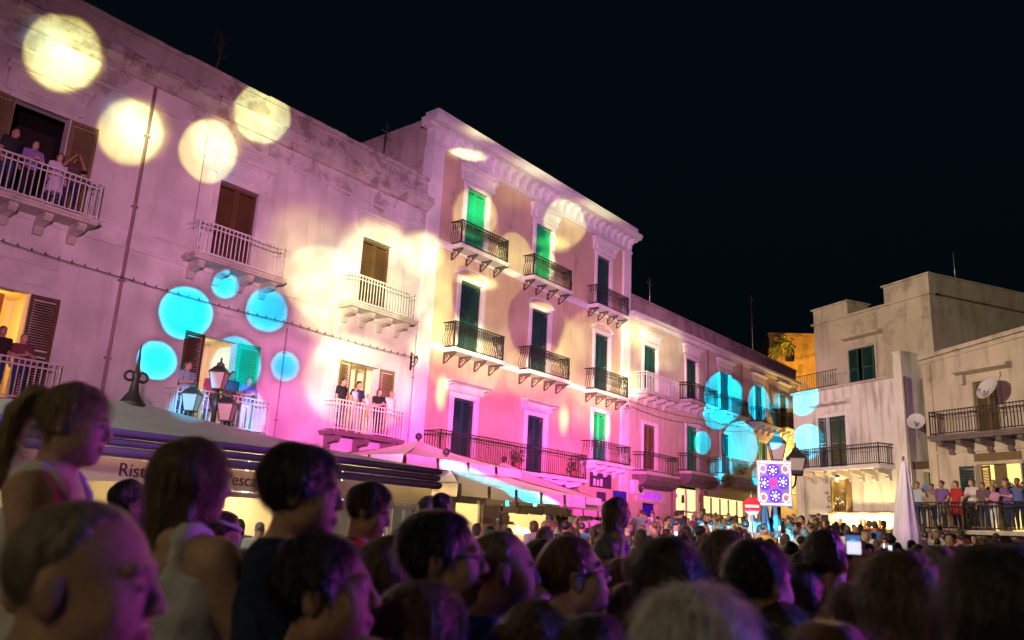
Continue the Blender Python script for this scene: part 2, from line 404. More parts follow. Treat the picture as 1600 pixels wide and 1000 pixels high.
class MB:
    """Collects faces and builds them as one mesh."""
    def __init__(s):
        s.v, s.f, s.m, s.s = [], [], [], []

    def quad(s, a, b, c, d, m=0):
        i = len(s.v)
        s.v += [tuple(a), tuple(b), tuple(c), tuple(d)]
        s.f.append((i, i + 1, i + 2, i + 3)); s.m.append(m); s.s.append(False)
        return s

    def box(s, x0, x1, y0, y1, z0, z1, m=0):
        i = len(s.v)
        s.v += [(x0, y0, z0), (x1, y0, z0), (x1, y1, z0), (x0, y1, z0),
                (x0, y0, z1), (x1, y0, z1), (x1, y1, z1), (x0, y1, z1)]
        for q in ((0, 3, 2, 1), (4, 5, 6, 7), (0, 1, 5, 4), (1, 2, 6, 5), (2, 3, 7, 6), (3, 0, 4, 7)):
            s.f.append(tuple(i + k for k in q)); s.m.append(m); s.s.append(False)
        return s

    def rbox(s, cx, cy, cz, hx, hy, hz, R, m=0):
        i = len(s.v)
        for z in (-hz, hz):
            for x, y in ((-hx, -hy), (hx, -hy), (hx, hy), (-hx, hy)):
                p = R @ Vector((x, y, z))
                s.v.append((cx + p.x, cy + p.y, cz + p.z))
        for q in ((0, 3, 2, 1), (4, 5, 6, 7), (0, 1, 5, 4), (1, 2, 6, 5), (2, 3, 7, 6), (3, 0, 4, 7)):
            s.f.append(tuple(i + k for k in q)); s.m.append(m); s.s.append(False)
        return s

    def ext(s, prof, x0, x1, axis='x', m=0, smooth=False):
        """Extrude a closed (a, b) profile: along x it is (y, z), along y (x, z), along z (x, y)."""
        n = len(prof); i = len(s.v)
        for t in (x0, x1):
            for a, b in prof:
                s.v.append({'x': (t, a, b), 'y': (a, t, b), 'z': (a, b, t)}[axis])
        for k in range(n):
            j = (k + 1) % n
            s.f.append((i + k, i + j, i + n + j, i + n + k)); s.m.append(m); s.s.append(smooth)
        s.f.append(tuple(i + k for k in range(n))[::-1]); s.m.append(m); s.s.append(False)
        s.f.append(tuple(i + n + k for k in range(n))); s.m.append(m); s.s.append(False)
        return s

    def tube(s, pts, r, n=6, m=0, smooth=True, closed=False):
        pts = [Vector(p) for p in pts]
        rr = r if isinstance(r, (list, tuple)) else [r] * len(pts)
        i = len(s.v); last = None
        L = len(pts)
        for k, p in enumerate(pts):
            a = pts[(k - 1) % L] if closed else pts[max(k - 1, 0)]
            b = pts[(k + 1) % L] if closed else pts[min(k + 1, L - 1)]
            t = (b - a).normalized()
            if last is None:
                last = t.orthogonal().normalized()
            u = (last - t * last.dot(t))
            u = u.normalized() if u.length > 1e-6 else t.orthogonal().normalized()
            last = u
            w = t.cross(u)
            for j in range(n):
                an = 2 * math.pi * j / n + math.pi / n
                q = p + (u * math.cos(an) + w * math.sin(an)) * rr[k]
                s.v.append(tuple(q))
        for k in range(L if closed else L - 1):
            k2 = (k + 1) % L
            for j in range(n):
                j2 = (j + 1) % n
                s.f.append((i + k * n + j, i + k * n + j2, i + k2 * n + j2, i + k2 * n + j)); s.m.append(m); s.s.append(smooth)
        if not closed:
            s.f.append(tuple(i + j for j in range(n))[::-1]); s.m.append(m); s.s.append(False)
            s.f.append(tuple(i + (L - 1) * n + j for j in range(n))); s.m.append(m); s.s.append(False)
        return s

    def lathe(s, prof, n=12, c=(0, 0, 0), m=0, smooth=True, phase=0.0, sq=1.0):
        i = len(s.v)
        for r, z in prof:
            for j in range(n):
                a = 2 * math.pi * j / n + phase
                s.v.append((c[0] + r * math.cos(a), c[1] + r * math.sin(a) * sq, c[2] + z))
        for k in range(len(prof) - 1):
            for j in range(n):
                j2 = (j + 1) % n
                s.f.append((i + k * n + j, i + k * n + j2, i + (k + 1) * n + j2, i + (k + 1) * n + j)); s.m.append(m); s.s.append(smooth)
        s.f.append(tuple(i + j for j in range(n))[::-1]); s.m.append(m); s.s.append(False)
        e = i + (len(prof) - 1) * n
        s.f.append(tuple(e + j for j in range(n))); s.m.append(m); s.s.append(False)
        return s

    def ball(s, c, r, n=8, m=0, sz=1.0):
        pr = [(max(r * math.sin(math.pi * k / n), 1e-4), -r * sz * math.cos(math.pi * k / n)) for k in range(n + 1)]
        return s.lathe(pr, max(6, n + 2), c, m)

    def mesh(s, name, mats):
        me = bpy.data.meshes.new(name)
        me.from_pydata(s.v, [], s.f)
        for mt in (mats if isinstance(mats, (list, tuple)) else [mats]):
            me.materials.append(mt)
        me.polygons.foreach_set('material_index', s.m)
        me.polygons.foreach_set('use_smooth', s.s)
        me.update()
        return me

    def build(s, name, mats, parent=None, loc=None, rz=0.0):
        return new_obj(name, s.mesh(name, mats), parent, loc, rz)


def np_mesh(name, pts, quads, mats, mids=None, smooth=True, tris=None):
    me = bpy.data.meshes.new(name)
    nq = len(quads); nt = 0 if tris is None else len(tris)
    me.vertices.add(len(pts)); me.vertices.foreach_set('co', np.asarray(pts, np.float32).ravel())
    me.loops.add(nq * 4 + nt * 3)
    idx = np.asarray(quads, np.int32).ravel()
    if nt:
        idx = np.concatenate([idx, np.asarray(tris, np.int32).ravel()])
    me.loops.foreach_set('vertex_index', idx)
    me.polygons.add(nq + nt)
    st = np.concatenate([np.arange(nq) * 4, nq * 4 + np.arange(nt) * 3]).astype(np.int32)
    me.polygons.foreach_set('loop_start', st)
    for mt in mats:
        me.materials.append(mt)
    if mids is not None:
        me.polygons.foreach_set('material_index', np.asarray(mids, np.int32))
    me.update(calc_edges=True)
    if smooth:
        me.polygons.foreach_set('use_smooth', np.ones(nq + nt, bool))
    return me


def M(name, col, rough=0.8, var=0.15, scale=4.0, bump=0.0, bscale=40.0, metal=0.0, stretch=(1, 1, 1), objcol=False, sheen=0.0, spec=0.4):
    """Principled material with tonal variation from object-space noise, and fine bump."""
    m = bpy.data.materials.new(name)
    m.use_nodes = True
    nt = m.node_tree; N = nt.nodes; L = nt.links
    b = N['Principled BSDF']
    b.inputs['Roughness'].default_value = rough
    b.inputs['Metallic'].default_value = metal
    b.inputs['Specular IOR Level'].default_value = spec
    if sheen:
        b.inputs['Sheen Weight'].default_value = sheen
    tc = N.new('ShaderNodeTexCoord'); mp = N.new('ShaderNodeMapping')
    mp.inputs['Scale'].default_value = stretch
    L.new(tc.outputs['Object'], mp.inputs[0])
    no = N.new('ShaderNodeTexNoise'); no.inputs['Scale'].default_value = scale
    no.inputs['Detail'].default_value = 6; no.inputs['Roughness'].default_value = 0.6
    L.new(mp.outputs[0], no.inputs['Vector'])
    mr = N.new('ShaderNodeMapRange')
    mr.inputs[1].default_value = 0.25; mr.inputs[2].default_value = 0.75
    mr.inputs[3].default_value = 1 - var; mr.inputs[4].default_value = 1 + var * 0.6
    L.new(no.outputs[0], mr.inputs[0])
    mx = N.new('ShaderNodeMixRGB'); mx.blend_type = 'MULTIPLY'; mx.inputs[0].default_value = 1
    if objcol:
        oi = N.new('ShaderNodeObjectInfo'); L.new(oi.outputs['Color'], mx.inputs[1])
    else:
        mx.inputs[1].default_value = (*col, 1)
    L.new(mr.outputs[0], mx.inputs[2])
    L.new(mx.outputs[0], b.inputs['Base Color'])
    if bump:
        n2 = N.new('ShaderNodeTexNoise'); n2.inputs['Scale'].default_value = bscale; n2.inputs['Detail'].default_value = 4
        L.new(mp.outputs[0], n2.inputs['Vector'])
        bp = N.new('ShaderNodeBump'); bp.inputs['Strength'].default_value = bump; bp.inputs['Distance'].default_value = 0.02
        L.new(n2.outputs[0], bp.inputs['Height']); L.new(bp.outputs[0], b.inputs['Normal'])
    m['mx'] = 1
    return m


def EM(name, col, strength):
    m = bpy.data.materials.new(name); m.use_nodes = True
    b = m.node_tree.nodes['Principled BSDF']
    b.inputs['Base Color'].default_value = (*[min(c, .8) for c in col], 1)
    b.inputs['Emission Color'].default_value = (*col, 1)
    b.inputs['Emission Strength'].default_value = strength
    b.inputs['Roughness'].default_value = 0.6
    return m
# ---------------------------------------------------------------- people: bodies grown from distance fields
def smin(a, b, k):
    h = np.maximum(k - np.abs(a - b), 0.0) / k
    return np.minimum(a, b) - h * h * (k * 0.25)


class Field:
    """A distance field on a grid that is fine where it needs to be; meshed by OpenVDB."""
    def __init__(s, xs, ys, zs):
        s.ax = [np.asarray(a, np.float32) for a in (xs, ys, zs)]
        s.D = np.full([len(a) for a in s.ax], 0.12, np.float32)

    def sub(s, lo, hi):
        sl = []
        for a, l, h in zip(s.ax, lo, hi):
            i0 = max(int(np.searchsorted(a, l)) - 1, 0); i1 = min(int(np.searchsorted(a, h)) + 1, len(a))
            if i1 <= i0:
                return None
            sl.append(slice(i0, i1))
        return tuple(sl)

    def coords(s, sl):
        return (s.ax[0][sl[0]][:, None, None], s.ax[1][sl[1]][None, :, None], s.ax[2][sl[2]][None, None, :])

    def put(s, sl, d, k, mode):
        if mode == 'add':
            s.D[sl] = smin(s.D[sl], d, k)
        else:
            s.D[sl] = -smin(-s.D[sl], d, k)

    def ell(s, c, r, k=0.03, mode='add', R=None):
        m = max(r) + k + 0.02
        sl = s.sub([c[i] - m for i in range(3)], [c[i] + m for i in range(3)])
        if sl is None:
            return
        X, Y, Z = s.coords(sl)
        x, y, z = X - c[0], Y - c[1], Z - c[2]
        if R is not None:
            x, y, z = (R[0][0] * x + R[1][0] * y + R[2][0] * z, R[0][1] * x + R[1][1] * y + R[2][1] * z, R[0][2] * x + R[1][2] * y + R[2][2] * z)
        a, b, c_ = x / r[0], y / r[1], z / r[2]
        k0 = np.sqrt(a * a + b * b + c_ * c_)
        k1 = np.sqrt((a / r[0]) ** 2 + (b / r[1]) ** 2 + (c_ / r[2]) ** 2) + 1e-6
        s.put(sl, k0 * (k0 - 1) / k1, k, mode)

    def cone(s, a, b, ra, rb, k=0.03, mode='add'):
        m = max(ra, rb) + k + 0.02
        sl = s.sub([min(a[i], b[i]) - m for i in range(3)], [max(a[i], b[i]) + m for i in range(3)])
        if sl is None:
            return
        X, Y, Z = s.coords(sl)
        ba = [b[i] - a[i] for i in range(3)]; L2 = sum(t * t for t in ba) + 1e-9
        px, py, pz = X - a[0], Y - a[1], Z - a[2]
        h = np.clip((px * ba[0] + py * ba[1] + pz * ba[2]) / L2, 0, 1)
        d = np.sqrt((px - h * ba[0]) ** 2 + (py - h * ba[1]) ** 2 + (pz - h * ba[2]) ** 2) - (ra + (rb - ra) * h)
        s.put(sl, d, k, mode)

    def mesh(s):
        D = s.D
        D[0], D[-1], D[:, 0], D[:, -1], D[:, :, 0], D[:, :, -1] = [0.1] * 6
        g = openvdb.FloatGrid(0.12)
        g.copyFromArray(np.ascontiguousarray(D))
        p, q = g.convertToQuads(0.0)
        p = np.array(p, np.float32); q = np.array(q, np.int32)
        if len(p):
            for i in range(3):
                p[:, i] = np.interp(p[:, i], np.arange(len(s.ax[i])), s.ax[i])
        return p, q[:, ::-1]


def axis(lo, hi, coarse, focus=()):
    """Grid positions from lo to hi, spaced coarse, finer within each (centre, half width, step)."""
    out = [lo]
    while out[-1] < hi:
        st = coarse
        for c, w, fs in focus:
            if abs(out[-1] - c) < w:
                st = min(st, fs)
            elif out[-1] < c - w < out[-1] + st:
                st = max(min(st, c - w - out[-1] + fs), fs)
        out.append(out[-1] + st)
    return out


def rotm(yaw, pitch, roll=0.0):
    return (Matrix.Rotation(yaw, 3, 'Z') @ Matrix.Rotation(pitch, 3, 'X') @ Matrix.Rotation(roll, 3, 'Y'))


def standing(over=None):
    """Joints of a 1.70 m figure facing -y."""
    J = dict(head=(0, -0.015, 1.578), neck=(0, 0.03, 1.43), chest=(0, 0.012, 1.25), belly=(0, 0.0, 1.05), pelvis=(0, 0.01, 0.93),
             shl=(0.172, 0.02, 1.37), shr=(-0.172, 0.02, 1.37), ell=(0.225, 0.04, 1.09), elr=(-0.225, 0.04, 1.09),
             wrl=(0.235, -0.06, 0.87), wrr=(-0.235, -0.06, 0.87),
             hil=(0.092, 0.01, 0.90), hir=(-0.092, 0.01, 0.90), knl=(0.10, -0.01, 0.49), knr=(-0.10, -0.01, 0.49),
             anl=(0.105, 0.03, 0.075), anr=(-0.105, 0.03, 0.075))
    if over:
        J.update(over)
    return J


SEATED = dict(knl=(0.13, -0.33, 0.86), knr=(-0.13, -0.33, 0.86), anl=(0.11, -0.36, 0.47), anr=(-0.11, -0.36, 0.47))


def hand(F, wr, el, side, curl=0.35, up=None):
    """Palm, four fingers of different lengths and a thumb from the side of the palm."""
    d = (Vector(wr) - Vector(el)).normalized()
    sd = Vector((side, 0, 0)) if abs(d.x) < 0.8 else Vector((0, -1, 0))
    sd = (sd - d * sd.dot(d)).normalized()
    if up is not None:
        sd = (Vector(up) - d * Vector(up).dot(d)).normalized()
    nrm = d.cross(sd) * -side
    p = Vector(wr) + d * 0.02
    for t in (-0.024, -0.008, 0.008, 0.024):
        F.cone(p + sd * t * 0.7, p + d * 0.07 + sd * t, 0.015, 0.012, 0.012)
    for t, ln in ((-0.03, 0.062), (-0.010, 0.072), (0.010, 0.068), (0.029, 0.052)):
        a = p + d * 0.078 + sd * t
        m = a + (d * math.cos(curl) - nrm * math.sin(curl)) * ln * 0.55
        e = m + (d * math.cos(curl * 2.2) - nrm * math.sin(curl * 2.2)) * ln * 0.5
        F.cone(a, m, 0.0095, 0.0085, 0.004); F.cone(m, e, 0.0085, 0.007, 0.004)
    a = p + d * 0.02 - sd * 0.026
    m = a + (d * 0.7 - sd * 0.7 - nrm * 0.2).normalized() * 0.038
    e = m + (d * 0.95 - sd * 0.2 - nrm * 0.3).normalized() * 0.03
    F.cone(a, m, 0.013, 0.011, 0.012); F.cone(m, e, 0.011, 0.008, 0.006)


def head_prims(F, c, R, female=False, child=False, fine=True):
    def P(x, y, z):
        v = R @ Vector((x, y, z))
        return (c[0] + v.x, c[1] + v.y, c[2] + v.z)
    Rm = [[R[i][j] for j in range(3)] for i in range(3)]
    F.ell(P(0, 0.014, 0.036), (0.074, 0.094, 0.084), 0.02, R=Rm)
    F.ell(P(0, -0.024, -0.022), (0.060, 0.066, 0.090), 0.03, R=Rm)
    F.ell(P(0, -0.060, -0.092), (0.030, 0.026, 0.022), 0.03, R=Rm)
    for s in (-1, 1):
        F.ell(P(s * 0.040, -0.052, -0.035), (0.028, 0.03, 0.04), 0.025, R=Rm)
        F.ell(P(s * 0.045, -0.005, -0.062), (0.026, 0.04, 0.035), 0.03, R=Rm)
    if not fine:
        F.cone(P(0, -0.088, 0.0), P(0, -0.103, -0.03), 0.010, 0.014, 0.015)
        return
    F.ell(P(0, -0.078, 0.026), (0.052, 0.016, 0.010), 0.014, R=Rm)
    for s in (-1, 1):
        F.ell(P(s * 0.032, -0.102, 0.004), (0.020, 0.018, 0.012), 0.012, 'cut', R=Rm)
        F.ell(P(s * 0.032, -0.0775, 0.003), (0.0135, 0.0125, 0.0115), 0.004, R=Rm)
        F.ell(P(s * 0.078, 0.016, -0.006), (0.009, 0.020, 0.033), 0.008, R=Rm)
        F.ell(P(s * 0.087, 0.010, 0.002), (0.0065, 0.011, 0.019), 0.004, 'cut', R=Rm)
        F.ell(P(s * 0.083, 0.017, -0.001), (0.004, 0.004, 0.016), 0.004, R=Rm)
        F.ell(P(s * 0.011, -0.097, -0.031), (0.008, 0.009, 0.007), 0.008, R=Rm)
    F.cone(P(0, -0.088, 0.012), P(0, -0.106, -0.026), 0.0080, 0.0110, 0.010)
    F.ell(P(0, -0.090, -0.057), (0.024, 0.010, 0.006), 0.006, R=Rm)
    F.ell(P(0, -0.089, -0.069), (0.021, 0.010, 0.007), 0.006, R=Rm)
    F.ell(P(0, -0.102, -0.063), (0.026, 0.008, 0.0018), 0.003, 'cut', R=Rm)


def bulk_prims(F, J, b=0.0, w=1.0, legs=True, arm=1.0, torso=True, tleg=1.0):
    """Torso, arms and legs; b inflates them (clothes), arm and tleg say how far down a sleeve or leg goes."""
    if torso:
        c = J['chest']; F.ell(c, (0.160 * w + b, 0.108 * w + b, 0.19 + b), 0.06)
        c = J['belly']; F.ell(c, (0.138 * w + b, 0.100 * w + b, 0.17 + b), 0.06)
        c = J['pelvis']; F.ell(c, (0.158 * w + b, 0.112 * w + b, 0.12 + b), 0.06)
        n = J['neck']
        for s in ('l', 'r'):
            F.cone((n[0], n[1] + 0.005, n[2] - 0.03), J['sh' + s], 0.055 + b, 0.050 + b, 0.05)
    if arm > 0:
        for s in ('l', 'r'):
            a, e, wv = Vector(J['sh' + s]), Vector(J['el' + s]), Vector(J['wr' + s])
            t = min(arm, 1.0)
            F.cone(a, a.lerp(e, t), 0.054 + b, 0.054 + b + (0.040 - 0.054) * t, 0.035)
            if arm > 1:
                F.cone(e, e.lerp(wv, min(arm - 1, 1)), 0.041 + b, 0.029 + b, 0.02)
    if legs:
        for s in ('l', 'r'):
            h, kn, an = Vector(J['hi' + s]), Vector(J['kn' + s]), Vector(J['an' + s])
            F.cone(h, kn, 0.086 * w + b, 0.055 + b, 0.05)
            if tleg > 1:
                F.cone(kn, kn.lerp(an, tleg - 1), 0.055 + b, 0.038 + b, 0.03)
                if b == 0:
                    mid = kn.lerp(an, 0.3) + Vector((0, 0.02, 0))
                    F.ell(mid, (0.048, 0.052, 0.11), 0.03)
                    F.cone(an + Vector((0, 0.02, -0.035)), an + Vector((0, -0.15, -0.045)), 0.038, 0.028, 0.03)


HAIR = {
    # radii of the cap, centre, hairline offset, extra locks
    'short': dict(c=(0, 0.016, 0.040), r=(0.083, 0.104, 0.092), cut=0.010),
    'crop': dict(c=(0, 0.014, 0.037), r=(0.079, 0.099, 0.089), cut=0.014),
    'thick': dict(c=(0, 0.020, 0.046), r=(0.094, 0.116, 0.104), cut=0.004),
    'fluffy': dict(c=(0, 0.024, 0.040), r=(0.106, 0.124, 0.108), cut=-0.012),
    'bob': dict(c=(0, 0.020, 0.042), r=(0.092, 0.112, 0.097), cut=0.004, bob=True),
    'long': dict(c=(0, 0.018, 0.040), r=(0.088, 0.108, 0.094), cut=0.006, long=0.27),
    'tail': dict(c=(0, 0.016, 0.040), r=(0.083, 0.104, 0.092), cut=0.010, tail=True),
    'buzz': dict(c=(0, 0.0145, 0.0360), r=(0.0758, 0.0958, 0.0857), cut=0.030),
    'bald': dict(c=(0, 0.015, 0.035), r=(0.0768, 0.0968, 0.0865), cut=0.012, bald=True),
}


def hair_mesh(style, res=0.006, seed=0, strands=0, slen=0.05, swid=0.0016):
    """Hair in head space (face towards -y): a shell with a hairline, locks and loose strands."""
    h = HAIR[style]
    zlo = -0.36 if h.get('long') or h.get('tail') else (-0.17 if h.get('bob') else -0.13)
    F = Field(np.arange(-0.135, 0.1351, res), np.arange(-0.135, 0.24 if h.get('tail') else 0.175, res), np.arange(zlo, 0.165, res))
    F.ell(h['c'], h['r'], 0.01)
    if h.get('bob'):
        F.ell((0, 0.045, -0.035), (0.098, 0.080, 0.105), 0.04)
    if h.get('long'):
        F.cone((0, 0.055, 0.0), (0, 0.085, -h['long']), 0.085, 0.060, 0.05)
        for s in (-1, 1):
            F.cone((s * 0.060, 0.02, 0.02), (s * 0.078, 0.05, -h['long'] * 0.9), 0.034, 0.022, 0.03)
    X, Y, Z = F.coords((slice(None),) * 3)
    if style == 'fluffy':
        F.ell((0, 0.06, -0.03), (0.098, 0.075, 0.085), 0.04)
    rs = np.random.default_rng(seed + 3)
    wob = np.zeros_like(F.D)
    for f, a in ((38, 0.0040), (75, 0.0026), (140, 0.0015)):
        v = rs.normal(size=(3, 3)); v /= np.linalg.norm(v, axis=1)[:, None]
        ph = rs.uniform(0, 6.28, 3)
        amp = a * (0.05 if style == 'buzz' else 1.0 if style in ('fluffy', 'thick') else 0.7)
        for i in range(3):
            wob += amp * np.sin(f * (v[i, 0] * X + v[i, 1] * Y + v[i, 2] * Z * 0.6) + ph[i]) * 0.6
    F.D += wob
    # hairline: a slanted plane from forehead to nape, deeper for long hair
    if h.get('long') or h.get('bob'):
        face = np.maximum(Y + 0.012 - 0.010 * np.cos(X * 30), Z - 0.088 + 0.6 * np.abs(X)) + 0 * X
        F.D = np.maximum(F.D, -face)
    else:
        pl = 0.75 * Y + 0.66 * Z - h['cut'] + 0.004 * np.sin(90 * X + 40 * Z)
        F.D = np.maximum(F.D, -pl + 0 * X)
    if h.get('bald'):
        F.D = np.maximum(F.D, Z - 0.085 - 0.6 * (Y - 0.05) + 0 * X)
    if h.get('tail'):
        pts = [(0, 0.095, 0.070), (0, 0.135, 0.075), (0, 0.170, 0.02), (0.01, 0.185, -0.08), (0.015, 0.175, -0.2)]
        rr = [0.03, 0.034, 0.036, 0.032, 0.012]
        for k in range(4):
            F.cone(pts[k], pts[k + 1], rr[k], rr[k + 1], 0.015)
    p, q = F.mesh()
    n0 = len(p)
    if strands and n0:
        idx = rs.integers(0, n0, strands)
        base = p[idx]
        if h.get('bald'):       # stubble only, thinning out towards the bald crown and the hairline
            base = base + rs.normal(0, 0.002, base.shape)
            edge = np.minimum(0.085 + 0.6 * (base[:, 1] - 0.05) - base[:, 2], 0.75 * base[:, 1] + 0.66 * base[:, 2] - h['cut'])
            base = base[rs.random(strands) < np.clip(edge / 0.045, 0.0, 1.0)]
            strands = len(base); p = p[:0]; q = q[:0]; n0 = 0
        cc = np.array([0, 0.016, 0.02], np.float32)
        nrm = base - cc; nrm /= np.linalg.norm(nrm, axis=1)[:, None] + 1e-6
        crown = np.array([0.01, 0.055, 0.125])
        away = base - crown; away /= np.linalg.norm(away, axis=1)[:, None] + 1e-6
        swirl = np.cross(away, nrm)
        clump = np.sin(base @ rs.normal(0, 55, (3, 3)))
        flow = away * 0.9 + np.array([0, 0.05, -0.55]) + swirl * 0.25 + clump * 0.22 + rs.normal(0, 0.16, (strands, 3))
        flow -= nrm * np.sum(flow * nrm, 1)[:, None]
        flow /= np.linalg.norm(flow, axis=1)[:, None] + 1e-6
        ln = slen * rs.uniform(0.4, 1.3, strands)[:, None]
        lift = rs.uniform(0.08, 0.42, strands)[:, None] * (1.6 if style == 'fluffy' else 1.0)
        fly = (rs.random(strands) < 0.07)[:, None]
        lift = np.where(fly, lift * (1.3 if style == 'fluffy' else 2.2), lift); ln = np.where(fly & (style != 'buzz'), ln * 1.35, ln)
        side = np.cross(nrm, flow)
        segs = 4; P = []
        for k in range(segs + 1):
            t = k / segs
            ctr = base - nrm * 0.003 + flow * ln * t + nrm * ln * (lift * t - (0.16 + 0.5 * ln / 0.1) * t * t)
            wv = swid * (1 - 0.7 * t)
            P += [ctr - side * wv, ctr + side * wv]
        P = np.stack(P, 1).reshape(-1, 3)
        b0 = n0 + np.arange(strands)[:, None] * (2 * (segs + 1))
        Q = np.concatenate([np.stack([b0 + 2 * k, b0 + 2 * k + 1, b0 + 2 * k + 3, b0 + 2 * k + 2], 2).reshape(-1, 4) for k in range(segs)])
        p = np.concatenate([p, P]); q = np.concatenate([q, Q])
    return p, q


HAIR_CACHE = {}


def hair_data(style, mat, res, seed, strands, slen, swid):
    key = (style, mat.name, res, seed % 4, strands, slen)
    if key not in HAIR_CACHE:
        p, q = hair_mesh(style, res, seed % 4, strands, slen, swid)
        HAIR_CACHE[key] = np_mesh('hair', p, q, [mat])
    return HAIR_CACHE[key]


def person(label, loc, facing, skin, hair, hairmat, shirt, trousers, height=1.70, pose=None, yaw=0.0, pitch=0.0, roll=0.0,
           sleeve=0.6, build=1.0, res=0.0065, body_res=0.023, strands=1500, slen=0.05, swid=0.0016, neckline=0.0,
           group=None, hands=False, kid=False, straps=False, seed=0, curl=0.35, handup=None):
    """A detailed figure: body (one continuous mesh), shirt, trousers, hair. facing: heading of the face, degrees from +x."""
    sc = height / 1.70
    J = standing(pose)
    root = thing('person', label, 'person', loc, rad(facing) + math.pi / 2, group)
    root.scale = (sc, sc, sc)
    hs = (1.16 if kid else 1.0) * (0.96 if build < 0.95 else 1.0)
    R = rotm(yaw, pitch, roll)
    hc = J['head']
    fx = [(hc[0], 0.10, res)]; fy = [(hc[1], 0.13, res)]; fz = [(hc[2], 0.14, res)]
    hl = []
    if hands:
        for s in (('l', 'r') if hands is True else (hands,)):
            wv = Vector(J['wr' + s]); d = (wv - Vector(J['el' + s])).normalized()
            m = wv + d * 0.09
            hl.append(s)
            fx.append((m.x, 0.11, 0.007)); fy.append((m.y, 0.11, 0.007)); fz.append((m.z, 0.12, 0.007))
    xs = [j[0] for j in J.values()]; ys = [j[1] for j in J.values()]; zs = [j[2] for j in J.values()]
    lo = (min(xs) - 0.22, min(ys) - 0.22, min(zs) - 0.12); hi = (max(xs) + 0.22, max(ys) + 0.22, max(zs) + 0.24)
    F = Field(axis(lo[0], hi[0], body_res, fx), axis(lo[1], hi[1], body_res, fy), axis(lo[2], hi[2], body_res, fz))
    bulk_prims(F, J, 0, build, arm=2.0, tleg=2.0)
    n = Vector(J['neck']); h = Vector(hc)
    hb = h + R @ Vector((0, 0.022, -0.06))
    F.cone(n - Vector((0, 0, 0.03)), hb, 0.060 * build, 0.054 * build, 0.03)
    head_prims(F, hc, R)
    for s in ('l', 'r'):
        if s in hl:
            hand(F, J['wr' + s], J['el' + s], 1 if s == 'l' else -1, curl, handup)
        else:
            wv = Vector(J['wr' + s]); d = (wv - Vector(J['el' + s])).normalized()
            F.cone(wv, wv + d * 0.09, 0.03, 0.034, 0.03); F.cone(wv + d * 0.09, wv + d * 0.16, 0.032, 0.018, 0.02)
    p, q = F.mesh()
    cen = p[q].mean(1) - np.array(hc, np.float32)
    Ri = np.array([[R[i][j] for j in range(3)] for i in range(3)], np.float32)
    cen = cen @ Ri
    mids = np.zeros(len(q), np.int32)
    for s in (-1, 1):
        dd = np.linalg.norm((cen - np.array([s * 0.032, -0.089, 0.003])) / np.array([0.0125, 0.012, 0.0065]), axis=1)
        mids[dd < 1] = 1
        dd = np.linalg.norm((cen - np.array([s * 0.034, -0.09, 0.027])) / np.array([0.022, 0.02, 0.0048]), axis=1)
        mids[dd < 1] = 2
    dd = np.linalg.norm((cen - np.array([0, -0.098, -0.063])) / np.array([0.024, 0.014, 0.012]), axis=1)
    mids[dd < 1] = 3
    new_obj('body', np_mesh('body', p, q, [skin, MT['eye'], hairmat or MT['eye'], MT['lip']], mids), root)
    # shirt
    if shirt is not None:
        F = Field(axis(lo[0], hi[0], 0.018), axis(lo[1], hi[1], 0.018), axis(J['pelvis'][2] - 0.1, hi[2], 0.018))
        bulk_prims(F, J, 0.016, build, legs=False, arm=0 if straps else sleeve)
        F.cone(J['belly'], (J['pelvis'][0], J['pelvis'][1], J['pelvis'][2] - 0.08), 0.12 * build, 0.125 * build, 0.08)
        for s in (-1, 1):
            F.cone((J['belly'][0] + s * 0.05, J['belly'][1], J['belly'][2]), (J['pelvis'][0] + s * 0.062, J['pelvis'][1], J['pelvis'][2] - 0.1), 0.11 * build, 0.118 * build, 0.05)
        X, Y, Z = F.coords((slice(None),) * 3)
        hole = np.maximum(np.sqrt((X - n.x) ** 2 + ((Y - n.y + 0.012) * 1.1) ** 2) - 0.078, n.z - 0.07 - neckline - Z) * -1
        F.D = np.maximum(F.D, np.minimum(hole, 0.05))
        F.D = np.maximum(F.D, Z - n.z - 0.035 + 0 * X + 0 * Y)
        if straps:
            F.D = np.maximum(F.D, np.minimum(Z - J['chest'][2] - 0.08, 0.022 - np.abs(np.abs(X) - 0.085)) * 0 + np.where(Z > J['chest'][2] + 0.07, np.abs(np.abs(X) - 0.085) - 0.02, -1).astype(np.float32))
        F.D = np.maximum(F.D, J['pelvis'][2] - 0.06 - Z + 0 * X + 0 * Y)
        F.D += (0.006 * np.sin(34 * X + 20 * Z) * np.sin(27 * Z - 17 * X + 22 * Y)).astype(np.float32)
        p, q = F.mesh()
        if len(p):
            new_obj('shirt', np_mesh('shirt', p, q, [shirt]), root)
    if trousers is not None:
        F = Field(axis(lo[0], hi[0], 0.03), axis(lo[1], hi[1], 0.03), axis(lo[2], J['pelvis'][2] + 0.2, 0.03))
        c = J['pelvis']; F.ell(c, (0.158 * build + 0.005, 0.112 * build + 0.005, 0.12), 0.06)
        bulk_prims(F, J, 0.012, build, arm=0, torso=False, tleg=1.85)
        p, q = F.mesh()
        new_obj('trousers', np_mesh('trousers', p, q, [trousers]), root)
    if hair:
        me = hair_data(hair, hairmat, res if res < 0.008 else res * 0.8, seed, strands, slen, swid)
        ho = new_obj('hair', me, root, hc)
        ho.rotation_euler = R.to_euler()
    return root
